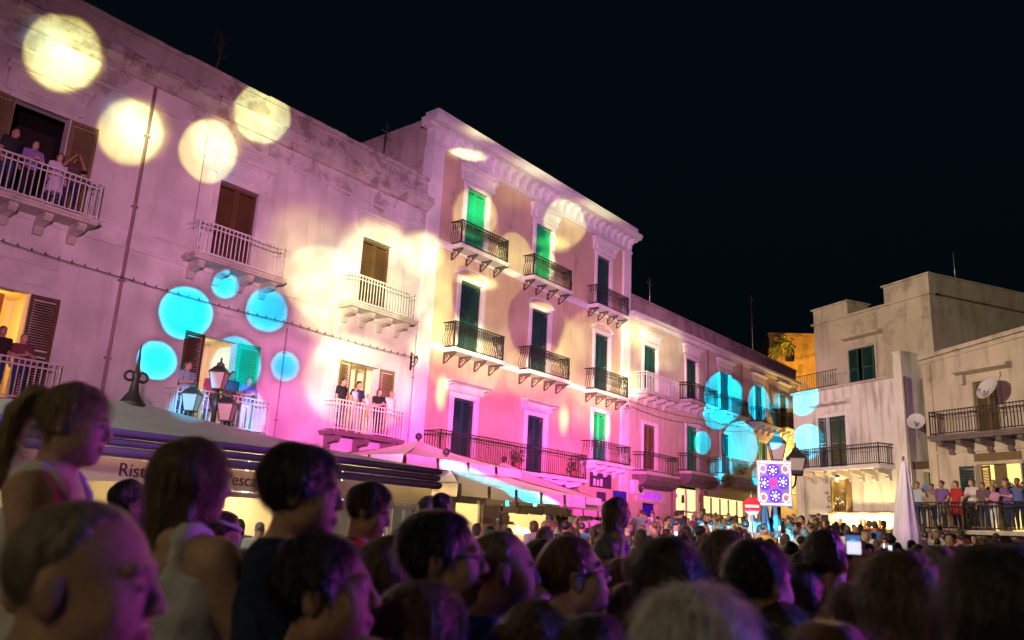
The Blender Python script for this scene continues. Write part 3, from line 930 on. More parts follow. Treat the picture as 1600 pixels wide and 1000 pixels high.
# ---------------------------------------------------------------- materials
def plaster(name, col, patch, amount, zlo=None, zhi=None, scale=1.1, var=0.16, drip=0.0, ztop=0.02):
    """Old render: tonal noise, flaked patches of another colour (denser between zlo and zhi), rain streaks, relief."""
    m = M(name, col, 0.9, var, 0.7, 0.35, 9.0, spec=0.2)
    nt = m.node_tree; N = nt.nodes; L = nt.links
    b = N['Principled BSDF']
    base = b.inputs['Base Color'].links[0].from_socket
    tc = N.new('ShaderNodeTexCoord')
    n1 = N.new('ShaderNodeTexNoise'); n1.inputs['Scale'].default_value = scale; n1.inputs['Detail'].default_value = 9
    n1.inputs['Roughness'].default_value = 0.68
    L.new(tc.outputs['Object'], n1.inputs['Vector'])
    fac = n1.outputs[0]
    if zlo is not None:
        sx = N.new('ShaderNodeSeparateXYZ'); L.new(tc.outputs['Object'], sx.inputs[0])
        zr = N.new('ShaderNodeMapRange'); zr.interpolation_type = 'SMOOTHSTEP'
        zr.inputs[1].default_value = zlo; zr.inputs[2].default_value = zhi; zr.inputs[3].default_value = -0.22; zr.inputs[4].default_value = ztop
        L.new(sx.outputs[2], zr.inputs[0])
        ad = N.new('ShaderNodeMath'); ad.operation = 'ADD'; L.new(fac, ad.inputs[0]); L.new(zr.outputs[0], ad.inputs[1])
        fac = ad.outputs[0]
    th = N.new('ShaderNodeMapRange'); th.inputs[1].default_value = 1 - amount; th.inputs[2].default_value = 1 - amount + 0.07
    th.inputs[3].default_value = 0; th.inputs[4].default_value = 1
    L.new(fac, th.inputs[0])
    mx = N.new('ShaderNodeMixRGB'); L.new(th.outputs[0], mx.inputs[0]); L.new(base, mx.inputs[1]); mx.inputs[2].default_value = (*patch, 1)
    out = mx.outputs[0]
    if drip:
        mp = N.new('ShaderNodeMapping'); mp.inputs['Scale'].default_value = (1.3, 1.3, 0.22)
        L.new(tc.outputs['Object'], mp.inputs[0])
        n2 = N.new('ShaderNodeTexNoise'); n2.inputs['Scale'].default_value = 2.0; n2.inputs['Detail'].default_value = 8
        L.new(mp.outputs[0], n2.inputs['Vector'])
        t2 = N.new('ShaderNodeMapRange'); t2.inputs[1].default_value = 0.5; t2.inputs[2].default_value = 0.75; t2.inputs[3].default_value = 0; t2.inputs[4].default_value = drip
        L.new(n2.outputs[0], t2.inputs[0])
        m2 = N.new('ShaderNodeMixRGB'); L.new(t2.outputs[0], m2.inputs[0]); L.new(out, m2.inputs[1]); m2.inputs[2].default_value = (0.12, 0.10, 0.085, 1)
        out = m2.outputs[0]
    L.new(out, b.inputs['Base Color'])
    return m


MT = dict(
    wallA=plaster('old_white_plaster', (0.62, 0.58, 0.57), (0.38, 0.34, 0.32), 0.40, 11.6, 12.9, 0.8, 0.22, 0.25, 0.08),
    parapetA=plaster('weathered_parapet', (0.50, 0.45, 0.42), (0.30, 0.24, 0.23), 0.48, None, None, 1.0, 0.3, 0.35),
    wallB=plaster('ochre_plaster', (0.60, 0.44, 0.31), (0.46, 0.34, 0.26), 0.40, None, None, 0.6, 0.14, 0.30),
    wallD=plaster('pink_plaster', (0.62, 0.50, 0.40), (0.50, 0.40, 0.32), 0.42, None, None, 0.8, 0.16, 0.3),
    parapetD=plaster('grey_parapet', (0.36, 0.30, 0.27), (0.25, 0.20, 0.18), 0.5, None, None, 0.9, 0.25, 0.5),
    wallC=plaster('whitewash', (0.70, 0.66, 0.60), (0.30, 0.25, 0.21), 0.33, 6.0, 8.6, 2.2, 0.14, 0.75),
    wallC2=plaster('bare_render', (0.50, 0.44, 0.35), (0.38, 0.33, 0.27), 0.46, None, None, 1.2, 0.2, 0.4),
    wallE=plaster('yellowed_plaster', (0.55, 0.48, 0.37), (0.36, 0.30, 0.24), 0.42, None, None, 1.3, 0.18, 0.5),
    ochre=plaster('ochre_stone', (0.42, 0.27, 0.12), (0.22, 0.15, 0.09), 0.5, None, None, 0.6, 0.3, 0.4),
    trim=M('white_trim', (0.72, 0.69, 0.68), 0.8, 0.14, 2.5, 0.2, 20),
    trimA=M('chalky_trim', (0.60, 0.56, 0.56), 0.85, 0.22, 2.5, 0.25, 18),
    stone=M('balcony_stone', (0.52, 0.47, 0.42), 0.9, 0.3, 3.0, 0.3, 22),
    darkstone=M('dark_stone', (0.16, 0.13, 0.12), 0.9, 0.35, 3.0, 0.4, 20),  # dark, randomly varied stone for slabs, corbels, undersides and bases
    whitemetal=M('white_painted_iron', (0.66, 0.63, 0.62), 0.5, 0.12, 8),
    iron=M('black_wrought_iron', (0.035, 0.032, 0.032), 0.5, 0.25, 12, metal=0.3),
    bracketiron=M('rusty_bracket_iron', (0.10, 0.06, 0.05), 0.7, 0.3, 12),
    greenshut=M('green_shutter', (0.012, 0.42, 0.17), 0.5, 0.2, 5, 0.15, 30),
    tealshut=M('teal_shutter', (0.010, 0.060, 0.055), 0.55, 0.22, 5, 0.15, 30),
    brownshut=M('brown_shutter', (0.105, 0.050, 0.022), 0.55, 0.3, 5, 0.2, 30, stretch=(1, 1, 0.2)),
    oliveshut=M('olive_shutter', (0.17, 0.125, 0.05), 0.6, 0.25, 5, 0.15, 30),
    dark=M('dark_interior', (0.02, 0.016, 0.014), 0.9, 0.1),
    roof=M('roof_tile_brown', (0.10, 0.065, 0.05), 0.9, 0.4, 3, 0.4, 12),
    pipe=M('painted_pipe', (0.30, 0.20, 0.20), 0.6, 0.2, 4),
    cable=M('black_cable', (0.02, 0.018, 0.018), 0.6, 0.1),
    bulbdead=M('unlit_bulb', (0.10, 0.09, 0.09), 0.3, 0.1),
    tentgrey=M('grey_canvas', (0.30, 0.31, 0.30), 0.85, 0.15, 1.2, 0.15, 8),
    tentpurple=M('dark_purple_canvas', (0.105, 0.06, 0.25), 0.95, 0.2, 2, 0.15, 10, spec=0.1),
    fascia=M('cream_fascia', (0.62, 0.52, 0.44), 0.7, 0.1, 2),
    lettering=M('dark_lettering', (0.05, 0.03, 0.05), 0.6, 0.05),
    parasol=M('sand_parasol_canvas', (0.66, 0.58, 0.50), 0.9, 0.14, 1.5, 0.12, 7),
    parasolwhite=M('white_parasol_canvas', (0.72, 0.70, 0.70), 0.9, 0.10, 2, 0.1, 9),
    wood=M('dark_wood', (0.11, 0.06, 0.035), 0.6, 0.3, 3, stretch=(1, 1, 0.1)),
    metal=M('grey_metal', (0.35, 0.35, 0.36), 0.4, 0.1, 5, metal=0.7),
    lampglass=M('frosted_lantern_glass', (0.34, 0.31, 0.26), 0.35, 0.1, 6),
    red=M('sign_red', (0.55, 0.015, 0.02), 0.4, 0.05),
    signwhite=M('sign_white', (0.75, 0.75, 0.75), 0.4, 0.05),
    dish=M('dish_grey', (0.55, 0.53, 0.54), 0.5, 0.1, 4),
    ground=M('stone_paving', (0.16, 0.14, 0.12), 0.75, 0.35, 1.2, 0.3, 6),
    foliage=M('leaf_green', (0.045, 0.085, 0.02), 0.6, 0.4, 9),
    foliage_dry=M('leaf_ochre', (0.16, 0.11, 0.03), 0.7, 0.4, 9),
    terracotta=M('terracotta', (0.30, 0.11, 0.06), 0.8, 0.2, 6),
    posterdark=M('poster_dark', (0.05, 0.03, 0.09), 0.5, 0.5, 5),
    posterblue=M('poster_blue', (0.03, 0.035, 0.35), 0.5, 0.4, 5),
    curtain=M('orange_curtain', (0.60, 0.24, 0.03), 0.8, 0.25, 3, stretch=(6, 6, 0.3)),
    innerwall=M('room_wall', (0.62, 0.55, 0.42), 0.8, 0.06, 2),
    glass=M('window_glass', (0.10, 0.11, 0.12), 0.08, 0.05, spec=0.7),
    acwhite=M('ac_white', (0.66, 0.64, 0.63), 0.5, 0.06),
    cyanblue=M('blue_fabric', (0.08, 0.22, 0.62), 0.85, 0.15, 4),
)
MT['lit_warm'] = EM('lit_shop_warm', (1.0, 0.66, 0.24), 6.0)
MT['lit_cream'] = EM('lit_room_cream', (1.0, 0.70, 0.32), 0.75)
MT['lit_orange'] = EM('lit_room_orange', (1.0, 0.42, 0.05), 1.3)
MT['lit_white'] = EM('lit_shop_white', (1.0, 0.80, 0.42), 0.8)
MT['lamp_hot'] = EM('lamp_glow', (1.0, 0.85, 0.55), 30.0)
MT['lamp_white'] = EM('lamp_glow_white', (1.0, 0.95, 0.85), 45.0)
# ---------------------------------------------------------------- ground
def zg(x, y):
    t = min(max((y - 10) / 26.0, 0), 1)
    return 1.0 * t * t * (3 - 2 * t)


g = MB()
ys = [-60, -20, 0, 6, 10] + [10 + 26 * k / 12 for k in range(1, 13)] + [60, 120, 300]
for a, b in zip(ys[:-1], ys[1:]):
    g.quad((-200, a, zg(0, a)), (200, a, zg(0, a)), (200, b, zg(0, b)), (-200, b, zg(0, b)))
gr = g.build('ground', MT['ground']); tag(gr, None, None, kind='structure')

# ---------------------------------------------------------------- facade helpers
# every building has its own frame: x along the facade to the right, y into the house, z up
A0 = Vector((-3.016, 29.922, 0)); AROT = rad(50.829)
C0 = Vector((14.758, 36.234, 0)); CROT = rad(-67.843)


def wall(root, mat, x0, x1, z0, z1, holes, reveal=0.28, name='wall', y=0.0, ztop=None):
    xs = sorted({x0, x1, *[v for h in holes for v in h[:2]]}); zs = sorted({z0, z1, *[v for h in holes for v in h[2:4]]})
    m = MB()
    zt = (lambda x: z1 if ztop is None else z1 + (ztop - z1) * (x - x0) / (x1 - x0))
    for xa, xb in zip(xs[:-1], xs[1:]):
        for za, zb in zip(zs[:-1], zs[1:]):
            cx, cz = (xa + xb) / 2, (za + zb) / 2
            if any(h[0] < cx < h[1] and h[2] < cz < h[3] for h in holes):
                continue
            top = zb == z1
            m.quad((xa, y, za), (xb, y, za), (xb, y, zt(xb) if top else zb), (xa, y, zt(xa) if top else zb))
    for a, b, c, d in [h[:4] for h in holes]:
        r = y + reveal
        m.quad((a, y, c), (a, y, d), (a, r, d), (a, r, c)); m.quad((b, y, d), (b, y, c), (b, r, c), (b, r, d))
        m.quad((a, y, d), (b, y, d), (b, r, d), (a, r, d)); m.quad((a, r, c), (b, r, c), (b, y, c), (a, y, c))
    return m.build(name, mat, root)


def shell(root, mat, x0, x1, y1, z0, z1, name='rear_wall', y0=0.0, roofmat=None, ztop=None):
    zt = z1 if ztop is None else ztop
    m = MB()
    m.quad((x0, y1, z0), (x0, y0, z0), (x0, y0, z1), (x0, y1, z1)); m.quad((x1, y0, z0), (x1, y1, z0), (x1, y1, zt), (x1, y0, zt))
    m.quad((x1, y1, z0), (x0, y1, z0), (x0, y1, z1), (x1, y1, zt))
    m.quad((x0, y0, z1), (x1, y0, zt), (x1, y1, zt), (x0, y1, z1))
    return m.build(name, mat, root)


LEAF = {}


def leaf_mesh(mat):
    """A louvred shutter leaf, 1 wide by 2.6 high, hinged at x = 0."""
    if mat.name in LEAF:
        return LEAF[mat.name]
    m = MB(); w, h, t = 1.0, 2.6, 0.045
    s = 0.11
    m.box(0, s, 0, t, 0, h).box(w - s, w, 0, t, 0, h)
    for z in (0, h * 0.44, h - 0.1):
        m.box(s, w - s, 0.002, t - 0.002, z, z + 0.1)
    R = Matrix.Rotation(rad(-38), 3, 'X')
    z = 0.14
    while z < h - 0.12:
        if not (h * 0.44 - 0.03 < z < h * 0.44 + 0.12):
            m.rbox(w / 2, t / 2, z, w / 2 - s + 0.01, 0.026, 0.006, R)
        z += 0.062
    LEAF[mat.name] = m.mesh('shutter', mat)
    return LEAF[mat.name]


def shutter(parent, mat, hinge_x, z0, w, h, y, ang=0.0, flip=False):
    o = new_obj('shutter', leaf_mesh(mat), parent, (hinge_x, y, z0))
    o.scale = (-w if flip else w, 1, h / 2.6)
    o.rotation_euler = (0, 0, rad(ang))
    return o


def door(root, x0, x1, z0, z1, mat, frame=MT['trimA'], fw=0.16, proud=0.05, ajar=(0, 0), closed=True, fname='window_frame'):
    """Moulded surround plus two louvred leaves that close the opening."""
    m = MB()
    for a, b in ((x0 - fw, x0 + 0.004), (x1 - 0.004, x1 + fw)):
        m.box(a, b, -proud, 0.06, z0, z1 + 0.004)
        m.box(a + 0.03, b - 0.03, -proud - 0.02, -proud, z0 + 0.02, z1)
    m.box(x0 - fw - 0.003, x1 + fw + 0.003, -proud - 0.004, 0.06, z1, z1 + fw)
    f = m.build(fname, frame, root)
    if closed:
        w = (x1 - x0) / 2 - 0.006
        shutter(f, mat, x0 + 0.003, z0 + 0.01, w, z1 - z0 - 0.02, 0.10, ajar[0])
        shutter(f, mat, x1 - 0.003, z0 + 0.01, w, z1 - z0 - 0.02, 0.10, ajar[1], True)
    return f


def hood(root, x0, x1, z0, z1, mat, out=0.28, console=True):
    """Cornice over a window: frieze panel, stepped cornice, two scrolled consoles."""
    m = MB()
    h = z1 - z0
    m.box(x0 + 0.12, x1 - 0.12, -0.07, 0.02, z0, z1 - 0.22 * h)
    m.box(x0 + 0.34, x1 - 0.34, -0.095, -0.07, z0 + 0.14 * h, z1 - 0.36 * h)
    prof = [(0.02, z1 - 0.24 * h), (-0.10, z1 - 0.24 * h), (-0.13, z1 - 0.16 * h), (-out * 0.75, z1 - 0.12 * h), (-out, z1 - 0.05 * h), (-out, z1), (0.02, z1 + 0.04)]
    m.ext(prof, x0, x1, 'x')
    o = m.build('window_hood', mat, root)
    if console:
        c = MB()
        pr = [(0.0, 0), (-0.05, 0.02), (-0.07, 0.10), (-0.06, 0.22 * h + 0.1), (-out * 0.7, 0.62 * h), (-out * 0.8, 0.74 * h), (0.0, 0.74 * h)]
        c.ext(pr, 0, 0.15, 'x')
        me = c.mesh('console', mat)
        for x in (x0 + 0.06, x1 - 0.21):
            new_obj('console', me, o, (x, -0.002, z0 + 0.02))
    return o


BAL = {}


def baluster(style, h):
    key = (style, round(h, 2))
    if key in BAL:
        return BAL[key]
    m = MB()
    if style == 'white':
        m.box(-0.012, 0.012, -0.012, 0.012, 0, h)
        mt = MT['whitemetal']
    elif style == 'belly':
        pts = [(0, 0, 0), (0, -0.07, h * 0.06), (0, -0.13, h * 0.2), (0, -0.12, h * 0.33), (0, -0.05, h * 0.5), (0, 0.0, h * 0.66), (0, 0, h)]
        m.tube(pts, 0.011, 5)
        for k, (zz, yy) in enumerate(((h * 0.72, 0.0), (h * 0.86, 0.0))):
            ring = [(0.034 * math.cos(a), yy, zz + 0.055 * math.sin(a)) for a in [2 * math.pi * j / 8 for j in range(8)]]
            m.tube(ring, 0.007, 4, closed=True)
        m.ball((0, -0.07, h * 0.45), 0.02, 4)
        mt = MT['iron']
    else:
        m.box(-0.009, 0.009, -0.009, 0.009, 0, h)
        mt = MT['iron']
    BAL[key] = m.mesh('baluster', mt)
    return BAL[key]


def balcony(root, x0, x1, zf, out, style, rail=0.95, slab=MT['stone'], bracket='corbel', nbr=4, step=0.13, thick=0.14, bmat=None, name='balcony', scroll=True):
    m = MB()
    m.box(x0 - 0.06, x1 + 0.06, -out - 0.06, 0.0, zf - thick * 0.55, zf)
    m.box(x0 - 0.02, x1 + 0.02, -out - 0.02, 0.0, zf - thick, zf - thick * 0.55 - 0.001)
    b = m.build(name, slab, root)
    rm = MT['whitemetal'] if style == 'white' else MT['iron']
    y = -out + 0.03
    xa, xb = x0 + 0.02, x1 - 0.02
    zt, zb = zf + rail, zf + 0.07
    r = MB()
    for z, t in ((zt, 0.026), (zb, 0.016)) + (((zt - 0.14, 0.012),) if style != 'belly' else ()):
        r.box(xa - t, xb + t, y - t, y + t, z - 0.018, z + 0.018)
        for x in (xa, xb):
            r.box(x - t, x + t, y + t, -0.005, z - 0.018, z + 0.018)
    for x in (xa, xb):
        r.box(x - 0.02, x + 0.02, y - 0.02, y + 0.02, zf, zt + 0.03)
    if scroll and style == 'white':
        for sx in (xa + 0.14, xb - 0.14):
            r.box(sx - 0.014, sx + 0.014, y - 0.014, y + 0.014, zf, zt)
            for zz in (zf + 0.25, zf + 0.62):
                sp = [((0.06 - 0.006 * k) * math.cos(k * 0.8) + sx + (0.07 if sx < (xa + xb) / 2 else -0.07) * -1, y, zz + (0.06 - 0.006 * k) * math.sin(k * 0.8) * 1.6) for k in range(9)]
                r.tube(sp, 0.007, 4)
    r.build('handrail', rm, b)
    me = baluster(style, zt - zb)
    n = max(2, int(round((xb - xa) / step)))
    for k in range(1, n):
        new_obj('baluster', me, b, (xa + (xb - xa) * k / n, y, zb))
    ns = max(2, int(round((out - 0.05) / step)))
    for x, rot in ((xa, -90), (xb, 90)):
        for k in range(1, ns):
            o = new_obj('baluster', me, b, (x, y + (out - 0.04) * k / ns, zb))
            o.rotation_euler = (0, 0, rad(rot))
    if bracket == 'corbel':
        c = MB(); d = out * 0.86; hh = 0.46
        pr = [(0, -hh), (-0.10, -hh + 0.01), (-0.16, -hh + 0.10), (-0.15, -hh + 0.2), (-d * 0.55, -hh + 0.26), (-d * 0.9, -hh + 0.28), (-d, -hh + 0.36), (-d, 0), (0, 0)]
        c.ext(pr, -0.10, 0.10, 'x')
        cm = c.mesh('corbel', bmat or slab)
        for k in range(nbr):
            new_obj('corbel', cm, b, (x0 + 0.28 + (x1 - x0 - 0.56) * k / max(nbr - 1, 1), 0, zf - thick - 0.002))
    elif bracket == 'iron':
        c = MB(); d = out * 0.95; hh = 0.42
        c.box(-0.03, 0.03, -d, 0, -0.06, 0); c.box(-0.028, 0.028, -0.06, 0, -hh, -0.06)
        c.tube([(0, -0.05, -hh + 0.02), (0, -0.16, -hh + 0.06), (0, -0.34, -hh * 0.5), (0, -d + 0.12, -0.12), (0, -d + 0.02, -0.07)], [0.03, 0.028, 0.026, 0.026, 0.02], 5)
        c.tube([(0, -0.13 - 0.09 * math.cos(t * 0.7) * (1 - t / 14), -0.17 + 0.09 * math.sin(t * 0.7) * (1 - t / 14)) for t in range(11)], 0.016, 5)
        c.tube([(0, -0.36 - 0.06 * math.cos(t * 0.7) * (1 - t / 14), -0.13 + 0.06 * math.sin(t * 0.7) * (1 - t / 14)) for t in range(11)], 0.014, 5)
        cm = c.mesh('bracket', bmat or MT['bracketiron'])
        for k in range(nbr):
            new_obj('bracket', cm, b, (x0 + 0.14 + (x1 - x0 - 0.28) * k / max(nbr - 1, 1), 0, zf - thick - 0.002))
    return b


def pipe(root, x, z0, z1, r=0.045, mat=MT['pipe'], y=-0.08, clips=True):
    m = MB().tube([(x, y, z0), (x, y, z1)], r, 8)
    o = m.build('drainpipe', mat, root)
    if clips:
        c = MB().box(-r - 0.03, r + 0.03, y - r - 0.015, 0.0, -0.025, 0.025).mesh('pipe_clip', mat)
        z = z0 + 1.2
        while z < z1:
            new_obj('pipe_clip', c, o, (x, 0, z)); z += 2.1
    return o


def room(root, x0, x1, z0, z1, wallmat, depth=2.2, backmat=None, name='lit_room'):
    """The inside of a room behind an open window."""
    m = MB(); a, b, d = x0 - 0.5, x1 + 0.5, depth
    m.quad((a, d, z0), (b, d, z0), (b, d, z1 + 0.3), (a, d, z1 + 0.3), 1)
    m.quad((a, 0.3, z0), (a, d, z0), (a, d, z1 + 0.3), (a, 0.3, z1 + 0.3)); m.quad((b, d, z0), (b, 0.3, z0), (b, 0.3, z1 + 0.3), (b, d, z1 + 0.3))
    m.quad((a, 0.3, z0), (b, 0.3, z0), (b, d, z0), (a, d, z0)); m.quad((a, d, z1 + 0.3), (b, d, z1 + 0.3), (b, 0.3, z1 + 0.3), (a, 0.3, z1 + 0.3))
    o = m.build(name, [wallmat, backmat or wallmat], root)
    if name == 'lit_shop':      # shelves of goods and a counter inside
        rq = random.Random(int(x0 * 10)); g_ = MB()
        zf = z0
        for z in (zf + 0.9, zf + 1.4, zf + 1.9):
            g_.box(x0 + 0.1, x1 - 0.1, d - 0.5, d - 0.2, z, z + 0.04)
            x = x0 + 0.15
            while x < x1 - 0.3:
                w = rq.uniform(0.08, 0.3)
                g_.box(x, x + w * 0.85, d - 0.45, d - 0.25, z + 0.041, z + rq.uniform(0.12, 0.42), rq.randrange(4)); x += w + rq.uniform(0, 0.12)
        g_.box(x0 + 0.3, (x0 + x1) / 2, 0.9, 1.4, zf, zf + 1.0, 3)
        g_.build('stocked_shelves', [MT['wood'], MT['trimA'], MT['terracotta'], MT['oliveshut']], o)['kind'] = 'stuff'
    return o


def lamp_in(root_loc, power, col, radius=0.12, name='assumed_room_lamp'):
    l = bpy.data.lights.new(name, 'POINT'); l.energy = power; l.color = col; l.shadow_soft_size = radius
    return new_obj(name, l, None, root_loc)


def scroll_bracket(root, x, z, out=0.35, mat=MT['iron'], name='wall_scroll_bracket'):
    m = MB()
    for s in (1, -1):
        m.tube([(x + 0.03 * s + s * (0.13 - 0.011 * k) * math.sin(k * 0.62), -0.05 - k * 0.02, z + (0.18 - 0.012 * k) * math.cos(k * 0.62)) for k in range(12)], 0.014, 5)
    m.tube([(x, 0, z - 0.3), (x, -out * 0.6, z - 0.25), (x, -out, z - 0.05), (x, -out * 0.8, z + 0.12), (x, -out * 0.5, z + 0.05)], 0.018, 5)
    m.box(x - 0.04, x + 0.04, -0.03, 0, z - 0.4, z + 0.25)
    return m.build(name, mat, root)


def to_world(o0, rz, x, y, z):
    v = Matrix.Rotation(rz, 3, 'Z') @ Vector((x, y, z))
    return o0 + v


def WA(x, y, z):
    return to_world(A0, AROT, x, y, z)


def WC(x, y, z):
    return to_world(C0, CROT, x, y, z)


# ---------------------------------------------------------------- long white palazzo on the left
hA = thing('palazzo', 'long weathered white palazzo with brown shutters and flaking cornice on the left', 'building', A0, AROT)
d2 = [(-15.05, -13.75), (-9.38, -8.02), (-3.76, -2.38)]
holesA = [(a, b, 8.75, 11.42) for a, b in d2] + [(-15.2, -13.85, 4.05, 6.70), (-9.15, -8.08, 4.05, 6.66), (-3.72, -2.45, 4.5, 6.92)]
holesA += [(-11.2, -9.6, 0.0, 2.6), (-7.0, -4.4, 0.0, 2.7), (-2.6, -1.2, 0, 2.6)]
wall(hA, MT['wallA'], -21, -0.72, 0, 13.55, holesA)
shell(hA, MT['dark'], -21, -0.72, 9, 0, 13.54, y0=0.31)
# crumbling cornice and parapet
m = MB()
rs = random.Random(3)
xx = -21.0
while xx < -0.75:
    w_ = rs.uniform(0.12, 0.45); e = rs.uniform(0, 0.05)
    x2 = min(xx + w_, -0.73)
    m.ext([(0.0, 13.35), (-0.10, 13.37), (-0.16 + e, 13.50), (-0.30 + e, 13.58), (-0.40 + e * 1.6, 13.64), (-0.41 + e * 2, 13.80 - e * 0.8), (-0.34, 13.86), (0.0, 13.90)], xx, x2 - 0.001, 'x')
    xx = x2
m.build('cornice', MT['parapetA'], hA)
m = MB()
m.box(-21, -0.73, 0.02, 0.35, 13.905, 14.62)
m.build('parapet', MT['parapetA'], hA)
xx = -21.0
m = MB()
while xx < -0.75:
    x2 = min(xx + rs.uniform(0.3, 0.8), -0.73)
    m.box(xx, x2 - 0.004, -0.06 + rs.uniform(0, .03), 0.40, 14.621, 14.78 + rs.uniform(-0.03, 0.02)); xx = x2
m.build('coping', MT['parapetA'], hA)
m = MB().box(-21, -0.72, -0.045, 0, 8.50, 9.02).box(-21, -0.72, -0.08, 0, 9.021, 9.10)
m.build('string_course', MT['trimA'], hA)
m = MB().box(-21, -0.72, -0.03, 0, 12.72, 12.80)
m.build('string_course', MT['trimA'], hA)
pipe(hA, -11.77, 0.1, 13.3)
pipe(hA, -6.42, 3.4, 7.5, 0.02, y=-0.03); pipe(hA, -0.80, 3.6, 9.1, 0.022, y=-0.03)
pipe(hA, -10.0, 9.6, 12.6, 0.014, y=-0.02, clips=False)
for k, (a, b) in enumerate(d2):
    if k == 0:
        f = door(hA, a, b, 8.75, 11.42, MT['oliveshut'], closed=False)
        shutter(f, MT['oliveshut'], b + 0.02, 8.76, 0.66, 2.64, -0.10, -6)
        shutter(f, MT['oliveshut'], a - 0.02, 8.76, 0.64, 2.64, -0.10, 8, True)
        room(hA, a, b, 8.75, 11.42, MT['dark'], name='dark_room')
    else:
        door(hA, a, b, 8.75, 11.42, MT['brownshut'])
    hood(hA, a - 0.36, b + 0.36, 11.58, 12.30, MT['trimA'])
    c = (a + b) / 2
    balcony(hA, c - 1.48, c + 1.48, 8.77, 0.72, 'white', 0.98)
# lower floor: lit room with curtain, open green shutters, room with family
f = door(hA, -15.2, -13.85, 4.05, 6.70, MT['brownshut'], closed=False)
shutter(f, MT['brownshut'], -13.84, 4.07, 0.66, 2.62, -0.09, -4)
room(hA, -15.2, -13.85, 4.05, 6.7, MT['innerwall'], 2.5)
m = MB()
for k in range(14):
    x = -15.3 + k * 0.075
    m.ext([(x, 0.42 + 0.03 * (k % 2)), (x + 0.075, 0.42 + 0.03 * ((k + 1) % 2)), (x + 0.075, 0.45 + 0.03 * ((k + 1) % 2)), (x, 0.45 + 0.03 * (k % 2))], 4.05, 6.65, 'z')
m.build('curtain', MT['curtain'], hA)
f = door(hA, -9.15, -8.08, 4.05, 6.66, MT['greenshut'], closed=False)
shutter(f, MT['brownshut'], -9.16, 4.07, 0.68, 2.6, -0.08, 12, True)
shutter(f, MT['greenshut'], -8.07, 4.07, 0.70, 2.6, -0.08, -10)
room(hA, -9.15, -8.08, 4.05, 6.66, MT['innerwall'], 2.4)
f = door(hA, -3.72, -2.45, 4.5, 6.92, MT['oliveshut'], closed=False)
shutter(f, MT['oliveshut'], -3.73, 4.52, 0.55, 2.4, -0.08, 9, True)
shutter(f, MT['oliveshut'], -2.44, 4.52, 0.62, 2.4, -0.08, -8)
room(hA, -3.72, -2.45, 4.5, 6.92, MT['innerwall'], 2.2)
gw = MB().box(-3.3, -3.24, 0.15, 0.2, 4.52, 6.9).box(-2.92, -2.86, 0.15, 0.2, 4.52, 6.9).box(-3.24, -2.92, 0.15, 0.2, 6.8, 6.9).box(-3.24, -2.92, 0.15, 0.2, 5.4, 5.46)
gw.build('casement', MT['oliveshut'], hA)
for a, b, z in ((-15.2, -13.85, 6.92), (-9.15, -8.08, 6.90)):
    m = MB().box(a - 0.3, b + 0.45, -0.03, 0.0, z, z + 0.5).box(a - 0.34, b + 0.49, -0.06, 0.0, z + 0.501, z + 0.56)
    m.build('lintel_panel', MT['trimA'], hA)
balcony(hA, -16.0, -13.1, 4.05, 0.72, 'white', 0.95)
balcony(hA, -10.1, -7.14, 4.05, 0.72, 'white', 0.95)
balcony(hA, -4.72, -1.72, 4.5, 0.72, 'white', 0.98, bmat=MT['darkstone'], slab=MT['darkstone'], nbr=3)
for x0_, x1_ in ((-11.2, -9.6), (-7.0, -4.4), (-2.6, -1.2)):
    f = MB().box(x0_, x0_ + 0.08, 0.1, 0.2, 0, 2.6).box(x1_ - 0.08, x1_, 0.1, 0.2, 0, 2.6).box(x0_ + 0.08, x1_ - 0.08, 0.1, 0.2, 2.5, 2.6)
    f.build('shop_frame', MT['trim'], hA)
    room(hA, x0_, x1_, 0.02, 2.5, MT['lit_cream'], 2.4, name='lit_shop')
    lc = WA((x0_ + x1_) / 2, 0.8, 2.0)
lamp_in(WA(-14.6, 1.4, 6.2), 150, (1.0, 0.50, 0.08), 0.12)  # unseen lamps assumed inside the open rooms to light them
lamp_in(WA(-8.6, 1.5, 6.2), 60, (1.0, 0.72, 0.34), 0.12)
lamp_in(WA(-3.1, 1.4, 6.5), 55, (1.0, 0.78, 0.38), 0.12)
scroll_bracket(hA, -0.95, 7.55)
# dry weed and aerial on the roof edge
m = MB()
m.tube([(-10.0, 0.1, 14.8), (-9.95, 0.05, 15.5), (-9.85, 0.1, 16.1)], [0.03, 0.02, 0.01], 5)
for k in range(7):
    a = rs.uniform(-0.5, 0.6); z = 15.2 + k * 0.12
    m.tube([(-9.95, 0.05, z), (-9.9 + a * 0.5, 0.05 + a * .2, z + 0.25), (-9.9 + a, 0.05 + a * .3, z + 0.42)], [0.014, 0.01, 0.006], 4)
tag(m.build('dry_weed', MT['wood'], None, A0, AROT), 'dry bare weed sprouting from the parapet of the white palazzo', 'weed')
m = MB().tube([(-2.1, 1.2, 14.6), (-2.1, 1.2, 16.9)], 0.025, 5).box(-2.4, -1.8, 1.19, 1.21, 16.5, 16.52)
tag(m.build('roof_aerial', MT['metal'], None, A0, AROT), 'thin roof aerial beside the tall ochre palazzo', 'aerial')

